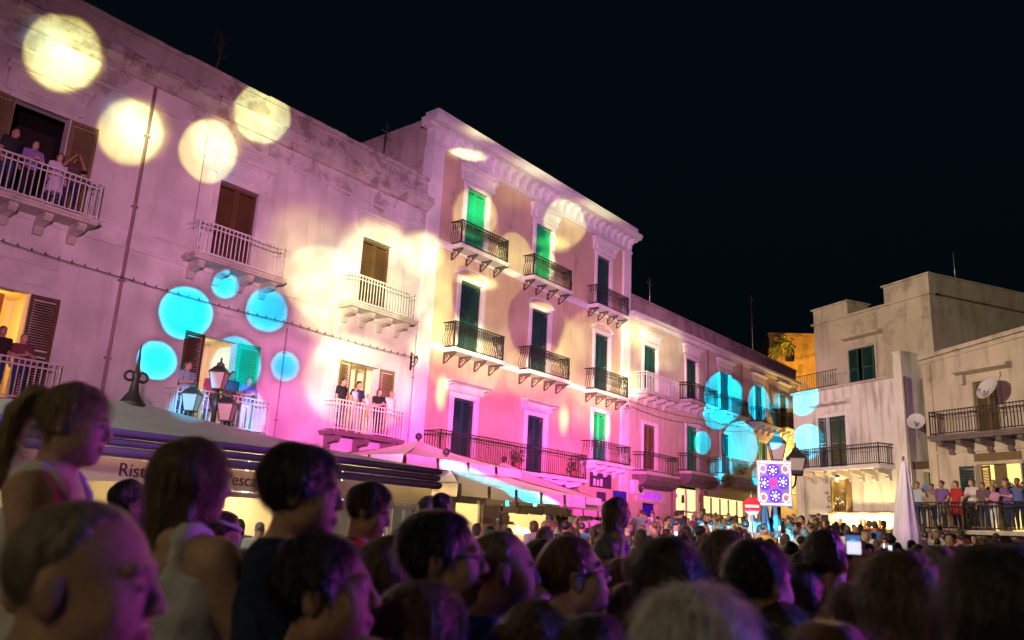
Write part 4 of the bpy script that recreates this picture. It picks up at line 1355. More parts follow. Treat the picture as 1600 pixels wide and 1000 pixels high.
# ---------------------------------------------------------------- tall ochre palazzo
hB = thing('palazzo', 'tall ochre palazzo with white trim, green shutters and wrought iron balconies', 'building', A0, AROT)
cx = [2.08, 6.78, 11.9]
holesB = [(c - 0.63, c + 0.63, 12.45, 15.26) for c in cx] + [(c - 0.65, c + 0.65, 8.28, 11.24) for c in cx]
holesB += [(1.46, 2.74, 4.02, 6.53), (6.14, 7.42, 4.02, 6.50), (11.25, 12.57, 4.96, 7.36)]
holesB += [(11.0, 12.95, 0.4, 3.1), (2.0, 3.6, 0, 2.7), (5.2, 8.2, 0, 2.8)]
wall(hB, MT['wallB'], -0.68, 14.35, 0, 16.25, holesB)
shell(hB, MT['wallC2'], -0.68, 14.35, 10, 0, 17.55, y0=0.30)
m = MB().box(-0.76, -0.12, -0.12, 0.4, 0, 16.2)
m.build('pilaster', MT['trim'], hB)
m = MB().box(13.72, 14.42, -0.12, 0.4, 0, 16.2)
m.build('pilaster', MT['trim'], hB)
# frieze, modillion cornice, coping
m = MB()
m.box(-0.80, 14.46, -0.16, 0.3, 16.201, 16.34).box(-0.78, 14.44, -0.10, 0.3, 16.341, 16.95)
m.ext([(0.3, 16.951), (-0.22, 16.951), (-0.26, 17.02), (-0.52, 17.06), (-0.56, 17.16), (-0.60, 17.30), (0.3, 17.32)], -1.15, 14.80, 'x')
co = m.build('cornice', MT['trim'], hB)
m = MB().ext([(-0.10, 16.42), (-0.15, 16.42), (-0.19, 16.52), (-0.20, 16.66), (-0.34, 16.80), (-0.44, 16.84), (-0.44, 16.945), (-0.10, 16.945)], -0.11, 0.11, 'x')
me = m.mesh('modillion', MT['trim'])
for k in range(27):
    new_obj('modillion', me, co, (-0.45 + k * 0.565, -0.002, 0))
m = MB().box(-0.95, 14.6, -0.42, 0.3, 17.321, 17.62)
m.build('coping', MT['trim'], hB)
for z, t in ((12.20, 0.30), (8.14, 0.26)):
    m = MB().box(-0.10, 13.70, -0.07, 0.0, z, z + t * 0.7).box(-0.11, 13.71, -0.11, 0.0, z + t * 0.7 + 0.001, z + t)
    m.build('string_course', MT['trim'], hB)
for k, c in enumerate(cx):
    door(hB, c - 0.63, c + 0.63, 12.45, 15.26, (MT['greenshut'], MT['greenshut'], MT['tealshut'])[k], MT['trim'], 0.2)
    hood(hB, c - 1.1, c + 1.1, 15.48, 16.1, MT['trim'], 0.3)
    balcony(hB, c - 1.45, c + 1.45, 12.44, 0.64, 'belly', 0.98, MT['trim'], 'iron', 4, 0.115)
    door(hB, c - 0.65, c + 0.65, 8.28, 11.24, (MT['tealshut'], MT['tealshut'], MT['tealshut'])[k], MT['trim'], 0.2)
    # low arched head above the middle-floor windows
    m = MB(); n = 12
    for j in range(n):
        a0, a1 = math.pi * j / n, math.pi * (j + 1) / n
        for r0, r1, yy in ((0.86, 1.02, -0.09),):
            p = [(c + math.cos(a) * r, 11.46 + math.sin(a) * r * 0.34) for a, r in ((a0, r0), (a1, r0), (a1, r1), (a0, r1))]
            m.ext(p, yy, 0.0, 'y')
    m.build('window_arch', MT['trim'], hB)
    balcony(hB, c - 1.48, c + 1.48, 8.27, 0.66, 'belly', 1.02, MT['trim'], 'iron', 4, 0.115)
door(hB, 1.46, 2.74, 4.02, 6.53, MT['tealshut'], MT['trim'], 0.2)
door(hB, 6.14, 7.42, 4.02, 6.50, MT['tealshut'], MT['trim'], 0.2)
door(hB, 11.25, 12.57, 4.96, 7.36, MT['greenshut'], MT['trim'], 0.2)
hood(hB, 0.95, 3.25, 6.75, 7.12, MT['trimA'], 0.42); hood(hB, 5.63, 7.93, 6.73, 7.10, MT['trimA'], 0.42)
balcony(hB, -0.1, 9.35, 4.0, 0.98, 'plain', 1.06, MT['trim'], 'corbel', 9, 0.14, name='long_balcony')
balcony(hB, 10.3, 13.45, 4.95, 0.8, 'belly', 0.92, MT['trim'], 'corbel', 4, 0.14)
pt = MB().box(11.1, 12.95, -0.05, 0, 3.82, 4.5)
pt.build('notice_board', MT['posterdark'], hB)
for x in (11.35, 11.65, 11.95):
    MB().box(x, x + 0.2, -0.055, -0.05, 3.9, 4.15 + 0.2 * (x % 0.5)).build('notice', MT['trimA'], hB)
MB().box(11.72, 12.47, -0.05, 0, 3.2, 3.64).build('poster', MT['posterdark'], hB)
MB().box(13.0, 14.2, -0.16, -0.13, 3.15, 3.78).build('poster', MT['posterblue'], hB)
MB().box(11.05, 12.9, 0.08, 0.14, 0.4, 3.05).build('shop_shutter', MT['posterblue'], hB)
for x0_, x1_ in ((2.0, 3.6), (5.2, 8.2)):
    room(hB, x0_, x1_, 0.02, 2.6, MT['lit_cream'], 2.4, name='lit_shop')
    MB().box(x0_, x0_ + 0.08, 0.1, 0.2, 0, 2.7).box(x1_ - 0.08, x1_, 0.1, 0.2, 0, 2.7).box(x0_ + 0.08, x1_ - 0.08, 0.1, 0.2, 2.6, 2.7).build('shop_frame', MT['trim'], hB)
scroll_bracket(hB, 14.0, 7.95)
lp = MB().tube([(9.5, 0, 3.6), (9.5, -0.35, 3.65), (9.5, -0.5, 3.5), (9.5, -0.5, 3.25)], 0.02, 6).lathe([(0.03, 0.12), (0.10, 0.05), (0.12, 0)], 10, (9.5, -0.5, 3.1))
lb = lp.build('wall_lamp', MT['iron'], hB)
MB().ball((9.5, -0.5, 3.03), 0.10, 8).build('lamp_globe', MT['lamp_white'], lb)
MB().tube([(13.2, 2, 17.6), (13.2, 2, 19.2)], 0.02, 5)

# ---------------------------------------------------------------- long pink house beyond it
hD = thing('terraced_house', 'long pink plastered house with grey parapet receding behind the ochre palazzo', 'building', A0, AROT)
tops = [(16.03, 17.44, 11.62, 8.95), (20.94, 22.35, 11.84, 9.25), (25.45, 26.95, 11.90, 9.25), (30.9, 32.4, 11.95, 9.30), (35.4, 36.9, 12.1, 9.5)]
low = [(16.05, 17.42, 7.38, 4.85), (20.92, 22.37, 7.93, 5.28), (25.5, 26.85, 8.04, 5.5), (31.4, 32.7, 8.17, 5.7)]
holesD = [(a, b, c, t) for a, b, t, c in tops + low]
holesD += [(16.05, 17.7, 0.6, 3.36), (19.7, 22.6, 0.9, 4.85), (23.1, 29.2, 0.9, 4.15), (30.2, 33.5, 0.9, 4.2), (35, 37, 6.2, 7.2)]
wall(hD, MT['wallD'], 14.43, 39, 0, 13.0, holesD, ztop=13.3)
shell(hD, MT['dark'], 14.43, 39, 9, 0, 13.0, y0=0.3, ztop=13.3)


def slope(x0, x1, za, zb, y0, y1, h, mat, root, name):
    m = MB().ext([(x0, za), (x1, zb), (x1, zb + h), (x0, za + h)], y0, y1, 'y')
    return m.build(name, mat, root)


slope(14.43, 39, 12.72, 13.02, -0.10, 0.0, 0.24, MT['trim'], hD, 'cornice')
slope(14.43, 39.1, 12.96, 13.26, -0.34, 0.0, 0.15, MT['trim'], hD, 'cornice')
slope(14.43, 39, 13.112, 13.412, 0.0, 0.35, 0.88, MT['parapetD'], hD, 'parapet')
slope(14.43, 39, 13.993, 14.293, -0.07, 0.40, 0.10, MT['parapetD'], hD, 'coping')
slope(14.43, 39, 8.6, 9.0, -0.06, 0.0, 0.28, MT['trim'], hD, 'string_course')
slope(14.43, 39, 4.95, 5.15, -0.04, 0.0, 0.12, MT['trim'], hD, 'string_course')
for k, (a, b, t, z0) in enumerate(tops):
    door(hD, a, b, z0, t, (MT['tealshut'], MT['tealshut'], MT['tealshut'], MT['tealshut'], MT['oliveshut'])[k], MT['trim'], 0.2)
    hood(hD, a - 0.45, b + 0.45, t + 0.28, t + 0.75, MT['trim'], 0.3, False)
    c = (a + b) / 2
    balcony(hD, c - 1.75, c + 1.75, z0, 0.8, 'white' if k == 0 else 'plain', 0.98, MT['stone'], 'corbel', 4, 0.16, scroll=False)
for k, (a, b, t, z0) in enumerate(low):
    door(hD, a, b, z0, t, (MT['oliveshut'], MT['greenshut'], MT['tealshut'], MT['greenshut'])[k], MT['trim'], 0.18)
    c = (a + b) / 2
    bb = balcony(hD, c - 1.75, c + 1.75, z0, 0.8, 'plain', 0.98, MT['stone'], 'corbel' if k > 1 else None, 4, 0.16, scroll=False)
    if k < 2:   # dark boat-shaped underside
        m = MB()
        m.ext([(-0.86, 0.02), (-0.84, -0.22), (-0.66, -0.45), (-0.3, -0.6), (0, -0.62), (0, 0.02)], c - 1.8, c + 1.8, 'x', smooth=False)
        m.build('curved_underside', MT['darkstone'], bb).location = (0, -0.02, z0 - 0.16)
for x, za, zb in ((23.7, 5, 12.9), (28.7, 9, 13.0), (19.1, 0.8, 5.1)):
    pipe(hD, x, za, zb, 0.045, clips=False)
# ground-floor shops
room(hD, 16.05, 17.7, 0.62, 3.3, MT['posterblue'], 1.2, name='shop_interior')
MB().box(15.3, 18.35, -0.10, -0.005, 3.42, 4.02).build('sign_board', MT['trimA'], hD)
for a, b in ((19.7, 22.6), (23.1, 29.2), (30.2, 33.5)):
    room(hD, a, b, 0.92, 4.1, MT['lit_white'] if a > 20 else MT['lit_cream'], 2.2, name='lit_shop')
    fr = MB()
    n = int((b - a) / 1.1)
    for k in range(n + 1):
        x = a + (b - a) * k / n
        fr.box(x - 0.04, x + 0.04, 0.08, 0.18, 0.9, 4.1)
    fr.box(a, b, 0.081, 0.179, 3.1, 3.18)
    fr.build('shop_frame', MT['trimA'], hD)
# things hung round the souvenir shop door
rs2 = random.Random(9)
for k in range(16):
    x = rs2.choice((19.5, 20.3, 22.2, 22.8)) + rs2.uniform(-0.25, 0.25); z = rs2.uniform(2.4, 4.7); w_ = rs2.uniform(0.12, 0.3); h_ = rs2.uniform(0.2, 0.5); sm_ = rs2.choice(['wood', 'trimA', 'oliveshut', 'terracotta'])
    o = MB().ext([(x, z), (x + w_, z + 0.02), (x + w_ * 0.9, z + h_), (x + w_ * 0.1, z + h_ * 0.95)], -0.16, -0.09, 'y').build('hanging_souvenir', MT[sm_], None, A0, AROT)
    tag(o, '%s souvenir hung %s %s the bright shop door of the pink house' % ({'wood': 'dark wooden', 'trimA': 'whitish', 'oliveshut': 'olive', 'terracotta': 'reddish'}[sm_], 'high' if z > 3.5 else 'low', 'left of' if x < 21.2 else 'right of'), 'souvenir', 'souvenirs hung round the shop door')
ORD = 'first second third fourth fifth sixth seventh eighth ninth tenth eleventh twelfth'.split()
for k in range(12):
    x = 23.6 + k * 0.45; z = rs2.uniform(1.9, 2.6); sm_ = rs2.choice(['red', 'trimA', 'parasol', 'terracotta', 'trim'])
    o = MB().ext([(x - 0.16, z), (x + 0.16, z), (x + 0.13, z + 0.55), (x + 0.2, z + 0.7), (x + 0.05, z + 0.85), (x - 0.05, z + 0.85), (x - 0.2, z + 0.7), (x - 0.13, z + 0.55)], 0.5, 0.58, 'y').build('hanging_shirt', MT[sm_], None, A0, AROT)
    tag(o, '%s garment, %s along the bright shop window of the pink house' % ({'red': 'red', 'trimA': 'pale grey', 'parasol': 'sand', 'terracotta': 'brick red', 'trim': 'white'}[sm_], ORD[k]), 'garment', 'garments in the bright shop window')
m = MB().box(14.55, 15.45, -0.42, -0.10, 3.72, 4.40)
ac = m.build('air_conditioner', MT['acwhite'], None, A0, AROT); tag(ac, 'white air conditioning unit on the wall left of the purple shop sign', 'air conditioner')
m = MB()
for r in (0.26, 0.18, 0.10):
    m.tube([(15.12 + r * math.cos(t * 0.5236), -0.43, 4.06 + r * math.sin(t * 0.5236)) for t in range(12)], 0.012, 4, closed=True)
m.build('fan_grille', MT['metal'], ac)
MB().lathe([(0.27, 0), (0.27, 0.01)], 16, (0, 0, 0)).build('fan_disc', MT['dark'], ac).matrix_local = Matrix.Translation((15.12, -0.422, 4.06)) @ Matrix.Rotation(rad(90), 4, 'X')


def text(name, body, size, mat, parent, loc, rot, extrude=0.01, shear=0.0, space=1.0):
    cu = bpy.data.curves.new(name, 'FONT'); cu.body = body; cu.size = size; cu.extrude = extrude; cu.shear = shear; cu.space_character = space
    tmp = bpy.data.objects.new(name, cu); COL.objects.link(tmp)
    dg = bpy.context.evaluated_depsgraph_get()
    me = bpy.data.meshes.new_from_object(tmp.evaluated_get(dg)); bpy.data.objects.remove(tmp)
    me.materials.clear(); me.materials.append(mat)
    o = new_obj(name, me, parent, loc); o.rotation_euler = rot
    return o


purple = EM('purple_sign_letters', (0.30, 0.02, 0.75), 0.9)
sg = [o for o in hD.children if o.name.startswith('sign_board')][0]
text('lettering', 'GARDEN', 0.52, purple, sg, (15.62, -0.115, 3.56), (rad(90), 0, rad(0)), 0.012, 0.25, 1.02)
# wall lantern assumed from the warm glow on the far end of the house
wl_ = MB().tube([(36.3, 0, 7.7), (36.3, -0.5, 7.8), (36.3, -0.75, 7.6), (36.3, -0.75, 7.45)], 0.025, 6)
w0 = wl_.build('assumed_wall_lantern', MT['iron'], hD)
MB().lathe([(0.12, -0.35), (0.2, 0.05), (0.05, 0.2)], 6, (36.3, -0.75, 7.25)).build('assumed_lantern_glass', MT['lamp_hot'], w0)
lamp_in(WA(36.0, -2.2, 7.0), 1500, (1.0, 0.62, 0.16), 0.15, 'assumed_lantern_light')  # unseen light added in front of the assumed lantern to warm the wall
# ---------------------------------------------------------------- whitewashed corner house on the right
hC = thing('corner_house', 'whitewashed corner house with roof terrace, teal door and shop below', 'building', C0, CROT)
holesC = [(-0.55, 0.56, 5.06, 7.34), (-2.0, -0.75, 0, 3.05), (-0.2, 2.95, 0.4, 2.95)]
wall(hC, MT['wallC'], -2.72, 3.3, 0, 8.62, holesC)
shell(hC, MT['wallC2'], -2.72, 3.3, 9, 0, 8.61, y0=0.3)
MB().box(-2.80, 3.3, -0.10, 0.25, 8.62, 8.72).build('terrace_edge', MT['wallC2'], hC)
MB().box(3.302, 3.72, -0.02, 2.2, 0, 9.62).box(3.28, 3.76, -0.05, 2.22, 9.621, 9.70).build('end_wall', MT['wallC'], hC)
pipe(hC, 3.86, 0.4, 8.6, 0.05, MT['metal'], y=-0.03, clips=False)
f = door(hC, -0.55, 0.56, 5.06, 7.34, MT['tealshut'], MT['trim'], 0.16, closed=False)
shutter(f, MT['tealshut'], -0.54, 5.07, 0.54, 2.26, 0.12)
shutter(f, MT['tealshut'], 0.55, 5.07, 0.54, 2.26, 0.12, 0, True)
shutter(f, MT['tealshut'], -0.56, 5.07, 0.36, 2.26, -0.08, 20, True)
MB().box(-0.95, 0.95, -0.05, 0, 7.5, 7.62).ext([(0, 7.85), (-0.3, 7.93), (-0.32, 8.02), (0, 8.06)], -1.45, 0.85, 'x').build('window_hood', MT['wallC'], hC)
balcony(hC, -1.75, 3.05, 5.02, 0.85, 'plain', 0.86, MT['trim'], 'corbel', 7, 0.115, bmat=MT['stone'])
# terrace rail and the set-back upper storey
m = MB()
for z in (8.8, 9.5):
    m.box(-2.6, 0.1, 0.05, 0.08, z, z + 0.03)
rl = m.build('terrace_rail', MT['iron'], hC)
bme = baluster('plain', 0.74)
for k in range(18):
    new_obj('baluster', bme, rl, (-2.55 + k * 0.15, 0.065, 8.78))
wall(hC, MT['wallC2'], -2.2, 4.5, 8.6, 12.12, [(-0.05, 1.48, 8.75, 10.50)], y=1.0, name='upper_wall')
shell(hC, MT['wallC2'], -2.2, 4.5, 16, 8.6, 12.12, 'upper_rear_wall', y0=1.0)
MB().box(-2.32, 4.55, 0.92, 1.3, 12.121, 12.22).build('cornice', MT['wallC2'], hC)
MB().box(-2.2, 0.0, 1.0, 2.3, 12.221, 12.88).box(-2.30, 0.08, 0.93, 2.4, 12.881, 12.95).build('roof_box', MT['wallC2'], hC)
MB().box(2.15, 4.5, 1.0, 9.0, 12.221, 13.0).box(2.05, 4.58, 0.93, 9.1, 13.001, 13.07).build('roof_box', MT['wallC2'], hC)
f = door(hC, -0.05, 1.48, 8.75, 10.50, MT['tealshut'], MT['wallC2'], 0.12, closed=False)
f.location = (0, 1.0, 0)
shutter(f, MT['tealshut'], 0.0, 8.76, 0.62, 1.72, -0.08, -8)
shutter(f, MT['tealshut'], 1.44, 8.76, 0.62, 1.72, -0.08, 6, True)
MB().box(0.64, 0.84, 1.2, 1.25, 8.75, 10.5).build('door_panel', MT['oliveshut'], hC)
MB().ext([(1.0, 10.95), (0.72, 11.02), (0.70, 11.10), (1.0, 11.14)], -0.25, 1.95, 'x').build('window_hood', MT['wallC2'], hC)
MB().tube([(4.2, 3, 13), (4.2, 3, 14.4)], 0.02, 5).build('mast', MT['metal'], hC)
# shop front under the balcony
room(hC, -0.2, 2.95, 0.4, 2.8, MT['lit_warm'], 2.0, name='lit_shop')
fr = MB()
for x in (-0.2, 0.95, 1.15, 1.95, 2.9):
    fr.box(x, x + 0.08, 0.06, 0.16, 0.4, 2.88)
fr.build('shop_frame', MT['wood'], hC)
MB().box(-2.0, -0.75, 0.1, 0.15, 0, 3.05).build('roller_door', MT['posterdark'], hC)
MB().ext([(0.02, 3.2), (-0.35, 3.14), (-0.36, 3.08), (0.02, 3.1)], -0.4, 3.3, 'x').build('shop_canopy', MT['terracotta'], hC)
cl = MB()
for x in (-0.05, 0.7, 1.5, 2.3, 3.05):
    cl.ball((x, -0.34, 3.0), 0.05, 6)
cl.build('canopy_bulbs', MT['lamp_hot'], hC)['kind'] = 'stuff'
for x in (0.3, 1.5, 2.7):
    lamp_in(WC(x, -0.5, 2.9), 160, (1.0, 0.66, 0.24), 0.08, 'shop_light')
nb = MB().box(-0.88, -0.24, -0.06, -0.005, 3.2, 4.1)
sg = nb.build('shop_sign', MT['wallC'], hC)
m = MB().box(-0.80, -0.60, -0.075, -0.06, 3.97, 4.02)
m.tube([(-0.56 + 0.09 * math.cos(t * 0.52), -0.075, 3.72 + 0.11 * math.sin(t * 0.52)) for t in range(12)], 0.02, 5, closed=True)
for k in range(5):
    m.box(-0.78 + k * 0.1, -0.72 + k * 0.1, -0.075, -0.06, 3.34, 3.40 + 0.05 * (k % 2))
m.build('emblem', MT['wood'], sg)
# lit niche with flowers
MB().box(-0.24, -0.16, -0.30, 0, 3.2, 4.55).box(0.62, 0.70, -0.30, 0, 3.2, 4.55).box(-0.24, 0.70, -0.30, 0, 3.12, 3.2).box(-0.16, 0.62, -0.02, -0.005, 3.2, 4.55).build('niche', MT['oliveshut'], hC)
lamp = MB().lathe([(0.03, 0.10), (0.11, 0.0), (0.12, -0.03)], 10, (0.2, -0.32, 4.62)).tube([(0.2, 0, 4.72), (0.2, -0.32, 4.74)], 0.02, 5).build('wall_lamp', MT['iron'], hC)
MB().ball((0.2, -0.32, 4.58), 0.07, 6).build('lamp_globe', MT['lamp_hot'], lamp)
lamp_in(WC(0.2, -0.36, 4.45), 14, (1, 0.66, 0.2), 0.07, 'niche_light')


def leafy(name, label, cat, base, n, spread, h, mats, seed, size=0.05, parent=None, stems=5, group=None):
    r = random.Random(seed)
    root = thing(name, label, cat, base, 0, group)
    m = MB(); s = MB()
    for k in range(stems):
        a = r.uniform(0, 6.28); q = r.uniform(0.2, 1) * spread
        s.tube([(0, 0, 0), (math.cos(a) * q * .4, math.sin(a) * q * .4, h * 0.5), (math.cos(a) * q, math.sin(a) * q, h * r.uniform(0.7, 1))], [0.012, 0.009, 0.004], 4)
    for k in range(n):
        a = r.uniform(0, 6.28); q = spread * math.sqrt(r.random()); z = h * r.uniform(0.25, 1.0)
        c = Vector((math.cos(a) * q, math.sin(a) * q, z)); R = Matrix.Rotation(r.uniform(0, 6.28), 3, 'Z') @ Matrix.Rotation(r.uniform(-1.2, 1.2), 3, 'X')
        sz = size * r.uniform(0.6, 1.4)
        p = [c + R @ Vector(v) for v in ((0, -sz, 0), (sz * 0.5, 0, sz * 0.15), (0, sz, 0), (-sz * 0.5, 0, sz * 0.15))]
        m.quad(*p, m=r.randrange(len(mats)))
    m.build('foliage', mats, root); s.build('stem', MT['wood'], root)
    return root


for k, x in enumerate((0.0, 0.42)):
    leafy('potted_flowers', ('bunch of flowers at the left of the lit niche on the whitewashed house', 'bunch of flowers at the right of the lit niche on the whitewashed house')[k], 'flowers',
          WC(x, -0.16, 3.2), 60, 0.16, 0.62 + 0.25 * k, [MT['foliage'], MT['terracotta'], MT['trim']], 20 + k, 0.05)
# ---------------------------------------------------------------- narrow infill house with a lit window, dish on the side wall
hF = thing('infill_house', 'narrow dark infill house with lit window between the two right-hand houses', 'building', C0, CROT)
wall(hF, MT['wallC2'], 3.73, 4.74, 0, 5.15, [(4.14, 4.66, 3.45, 4.72)], y=0.3)
room(hF, 4.14, 4.66, 3.45, 4.5, MT['lit_white'], 1.6, name='lit_room')
shell(hF, MT['dark'], 3.73, 4.74, 4, 0, 5.15, y0=0.6)
b = MB().box(4.0, 4.74, -0.1, 0.3, 3.28, 3.42).build('window_balcony', MT['wood'], hF)
m = MB()
for z in (3.5, 3.75, 3.95):
    m.box(4.1, 4.7, -0.06, -0.04, z, z + 0.02)
m.build('handrail', MT['iron'], b)
MB().box(3.73, 4.74, 0.25, 0.31, 4.85, 5.15).build('lintel', MT['wood'], hF)
ch = thing('chair', 'small dark chair on the lit window balcony of the infill house', 'chair', WC(4.3, 0.1, 3.42), CROT)
MB().box(-0.18, 0.18, -0.18, 0.18, 0.40, 0.44).build('seat', MT['cyanblue'], ch)
MB().box(-0.18, 0.18, 0.15, 0.19, 0.46, 0.82).build('backrest', MT['cyanblue'], ch)
for sx in (-0.16, 0.16):
    for sy in (-0.16, 0.16):
        MB().box(sx - 0.015, sx + 0.015, sy - 0.015, sy + 0.015, 0, 0.40).build('leg', MT['iron'], ch)


def sat_dish(label, loc, rz, tilt, r):
    root = thing('satellite_dish', label, 'satellite dish', loc, rz)
    m = MB().lathe([(0.002, -0.16 * r)] + [(r * k / 6, -0.16 * r + 0.32 * r * (k / 6) ** 2) for k in range(1, 7)] + [(r * 1.02, 0.15 * r), (r * 0.9, 0.085 * r), (r * 0.5, -0.10 * r), (0.002, -0.18 * r)], 22)
    d = m.build('reflector', MT['dish'], root); d.rotation_euler = (rad(90 - tilt), 0, 0)
    a = MB().tube([(0, 0.02, -r * 0.2), (0, -0.45 * r, -r * 0.7), (0, -0.9 * r, -r * 0.25)], 0.015, 5); a.ball((0, -0.9 * r, -r * 0.2), 0.05, 6)
    a.build('receiver_arm', MT['metal'], root)
    MB().tube([(0, 0.06, 0), (0, 0.2, -0.05), (0, 0.2, -r * 1.9)], 0.022, 6).build('mount', MT['metal'], root)
    return root


sat_dish('small satellite dish on the dark wall beside the narrow end of the whitewashed house', WC(4.25, 0.0, 6.7), CROT + rad(30), 20, 0.34)
# ---------------------------------------------------------------- yellowed house at the right edge
hE = thing('terrace_house', 'yellowed old house with crowded terrace and corbelled balcony at the right edge', 'building', C0, CROT)
holesE = [(6.9, 7.86, 5.95, 7.9), (6.75, 8.45, 2.5, 4.86), (9.9, 11.0, 2.5, 5.3), (10.2, 11.2, 5.95, 7.95)]
wall(hE, MT['wallE'], 4.75, 13, 0, 9.2, holesE, ztop=9.8)
shell(hE, MT['wallE'], 4.75, 13, 12, 0, 9.2, y0=0.3, ztop=9.8)
slope(4.65, 13, 9.1, 9.72, -0.14, 0.0, 0.16, MT['wallE'], hE, 'cornice')
slope(4.70, 13, 8.92, 9.53, -0.06, 0.0, 0.12, MT['wallE'], hE, 'cornice')
MB().box(4.752, 5.12, -0.06, 0, 2.5, 8.9).build('pilaster', MT['wallE'], hE)
MB().box(4.752, 13, -0.07, 0, 5.34, 5.44).build('string_course', MT['wallE'], hE)
door(hE, 6.9, 7.86, 5.95, 7.9, MT['oliveshut'], MT['wallE'], 0.14)
MB().box(6.7, 8.06, -0.10, 0, 7.95, 8.14).ext([(0, 8.22), (-0.36, 8.30), (-0.38, 8.40), (0, 8.46)], 6.3, 8.5, 'x').box(6.48, 6.62, -0.2, 0, 7.85, 8.22).build('window_hood', MT['wallE'], hE)
door(hE, 10.2, 11.2, 5.95, 7.95, MT['oliveshut'], MT['wallE'], 0.14)
balcony(hE, 5.55, 12.5, 5.93, 0.85, 'plain', 0.9, MT['darkstone'], 'corbel', 9, 0.125, bmat=MT['darkstone'], thick=0.2)
f = door(hE, 6.75, 8.45, 2.5, 4.86, MT['tealshut'], MT['wallE'], 0.10, closed=False)
shutter(f, MT['tealshut'], 6.74, 2.52, 0.62, 2.3, -0.06, 10, True)
shutter(f, MT['tealshut'], 8.46, 2.52, 0.75, 2.3, -0.06, -10)
shutter(f, MT['oliveshut'], 6.78, 2.52, 0.5, 2.3, 0.14, -20)
room(hE, 6.75, 8.45, 2.5, 4.7, MT['lit_cream'], 2.2, name='lit_room')
MB().box(7.3, 7.75, 0.16, 0.22, 2.5, 4.86).build('door_panel', MT['oliveshut'], hE)
MB().box(6.7, 8.5, -0.05, 0.0, 4.98, 5.26).build('lintel_panel', MT['oliveshut'], hE)
room(hE, 9.9, 11.0, 2.5, 5.2, MT['lit_white'], 1.0, name='lit_room')
# terrace slab with corbels and a rail
balcony(hE, 4.95, 13, 2.48, 1.7, 'plain', 0.95, MT['stone'], 'corbel', 7, 0.14, name='terrace', bmat=MT['darkstone'])
sat_dish('large pale satellite dish above the balcony of the yellowed house', WC(8.2, -0.95, 7.4), CROT - rad(10), 25, 0.44)
lamp_in(WC(6.0, -2.6, 1.6), 10, (1.0, 0.75, 0.5), 0.1, 'under_terrace_light')

# ---------------------------------------------------------------- floodlit ochre building and tree far behind
oc = at(1243, 560, 72); oc.z = 0
hO = thing('distant_building', 'distant ochre stone building glowing orange under floodlights behind the roofs', 'building', oc, rad(-8))
wall(hO, MT['ochre'], -2.2, 6, 0, 19.6, [(-0.9, -0.1, 17.3, 18.5)])
shell(hO, MT['ochre'], -2.2, 6, 8, 0, 19.6, y0=0.3)
MB().box(-2.3, 6, -0.15, 0.3, 19.61, 19.85).build('cornice', MT['ochre'], hO)
MB().box(-2.2, 6, -0.08, 0, 16.4, 16.6).build('string_course', MT['ochre'], hO)
room(hO, -0.9, -0.1, 17.3, 18.2, MT['dark'], 1.0, name='dark_room')
lamp_in(oc + Vector((-1.0, -6, 15.5)), 3200, (1.0, 0.50, 0.08), 0.3, 'assumed_orange_floodlight')  # unseen floodlight, assumed from the orange light on the wall
tl = at(1226, 545, 70)
leafy('round_tree', 'small round tree crown lit orange above the distant ochre building', 'tree', (tl.x, tl.y, tl.z - 1.0), 260, 0.85, 1.9, [MT['foliage_dry'], MT['foliage']], 5, 0.22)
leafy('round_tree', 'lower lit bush left of the round tree on the distant ochre building', 'tree', tuple(at(1209, 550, 70) - Vector((0, 0, 1.0))), 90, 0.45, 1.3, [MT['foliage_dry'], MT['foliage']], 6, 0.2)
lamp_in(tuple(tl + Vector((-1.5, -2.5, -0.8))), 500, (1.0, 0.6, 0.12), 0.3, 'assumed_tree_floodlight')  # assumed lamp, added to light the tree crown orange
for x, z0_, z1_, y_ in ((18.2, 14, 15.5, 1.5), (33.5, 14, 18.0, 1.5), (14.9, 14, 15.4, 1.0)):
    pass
for x, zb, zt_, nm in ((17.5, 14.0, 15.8, 'short roof aerial on the pink house near the ochre palazzo'), (32.0, 14.2, 18.6, 'tall thin roof aerial on the far part of the pink house')):
    m = MB().tube([(x, 0.5, zb), (x, 0.5, zt_)], 0.03, 5).box(x - 0.35, x + 0.35, 0.49, 0.51, zt_ - 0.3, zt_ - 0.28)
    tag(m.build('roof_aerial', MT['metal'], None, A0, AROT), nm, 'aerial')
# cornice of side wall visible where the ochre palazzo rises above its neighbour: chimney stack
# ---------------------------------------------------------------- wires with bulbs
def festoon(label, pts, sag, bulbs, step=0.32):
    root = thing('festoon_string', label, 'light string', A0, AROT)
    w = MB(); bm = MB().lathe([(0.012, 0.05), (0.022, 0.03), (0.032, 0.0), (0.02, -0.035), (0.004, -0.045)], 6).mesh('bulb', MT['bulbdead'])
    P = []
    for (a, b) in zip(pts[:-1], pts[1:]):
        a, b = Vector(a), Vector(b)
        n = max(6, int((b - a).length / 0.5))
        for k in range(n):
            t = k / n
            P.append(a.lerp(b, t) - Vector((0, 0, sag * 4 * t * (1 - t))))
    P.append(Vector(pts[-1]))
    w.tube(P, 0.011, 5)
    w.build('wire', MT['cable'], root)
    if bulbs:
        d = 0.0
        for a, b in zip(P[:-1], P[1:]):
            L = (b - a).length
            while d < L:
                p = a.lerp(b, d / L)
                new_obj('bulb', bm, root, (p.x, p.y, p.z + 0.04), 0, (0.75, 0.75, 0.75)); d += step
            d -= L
    return root


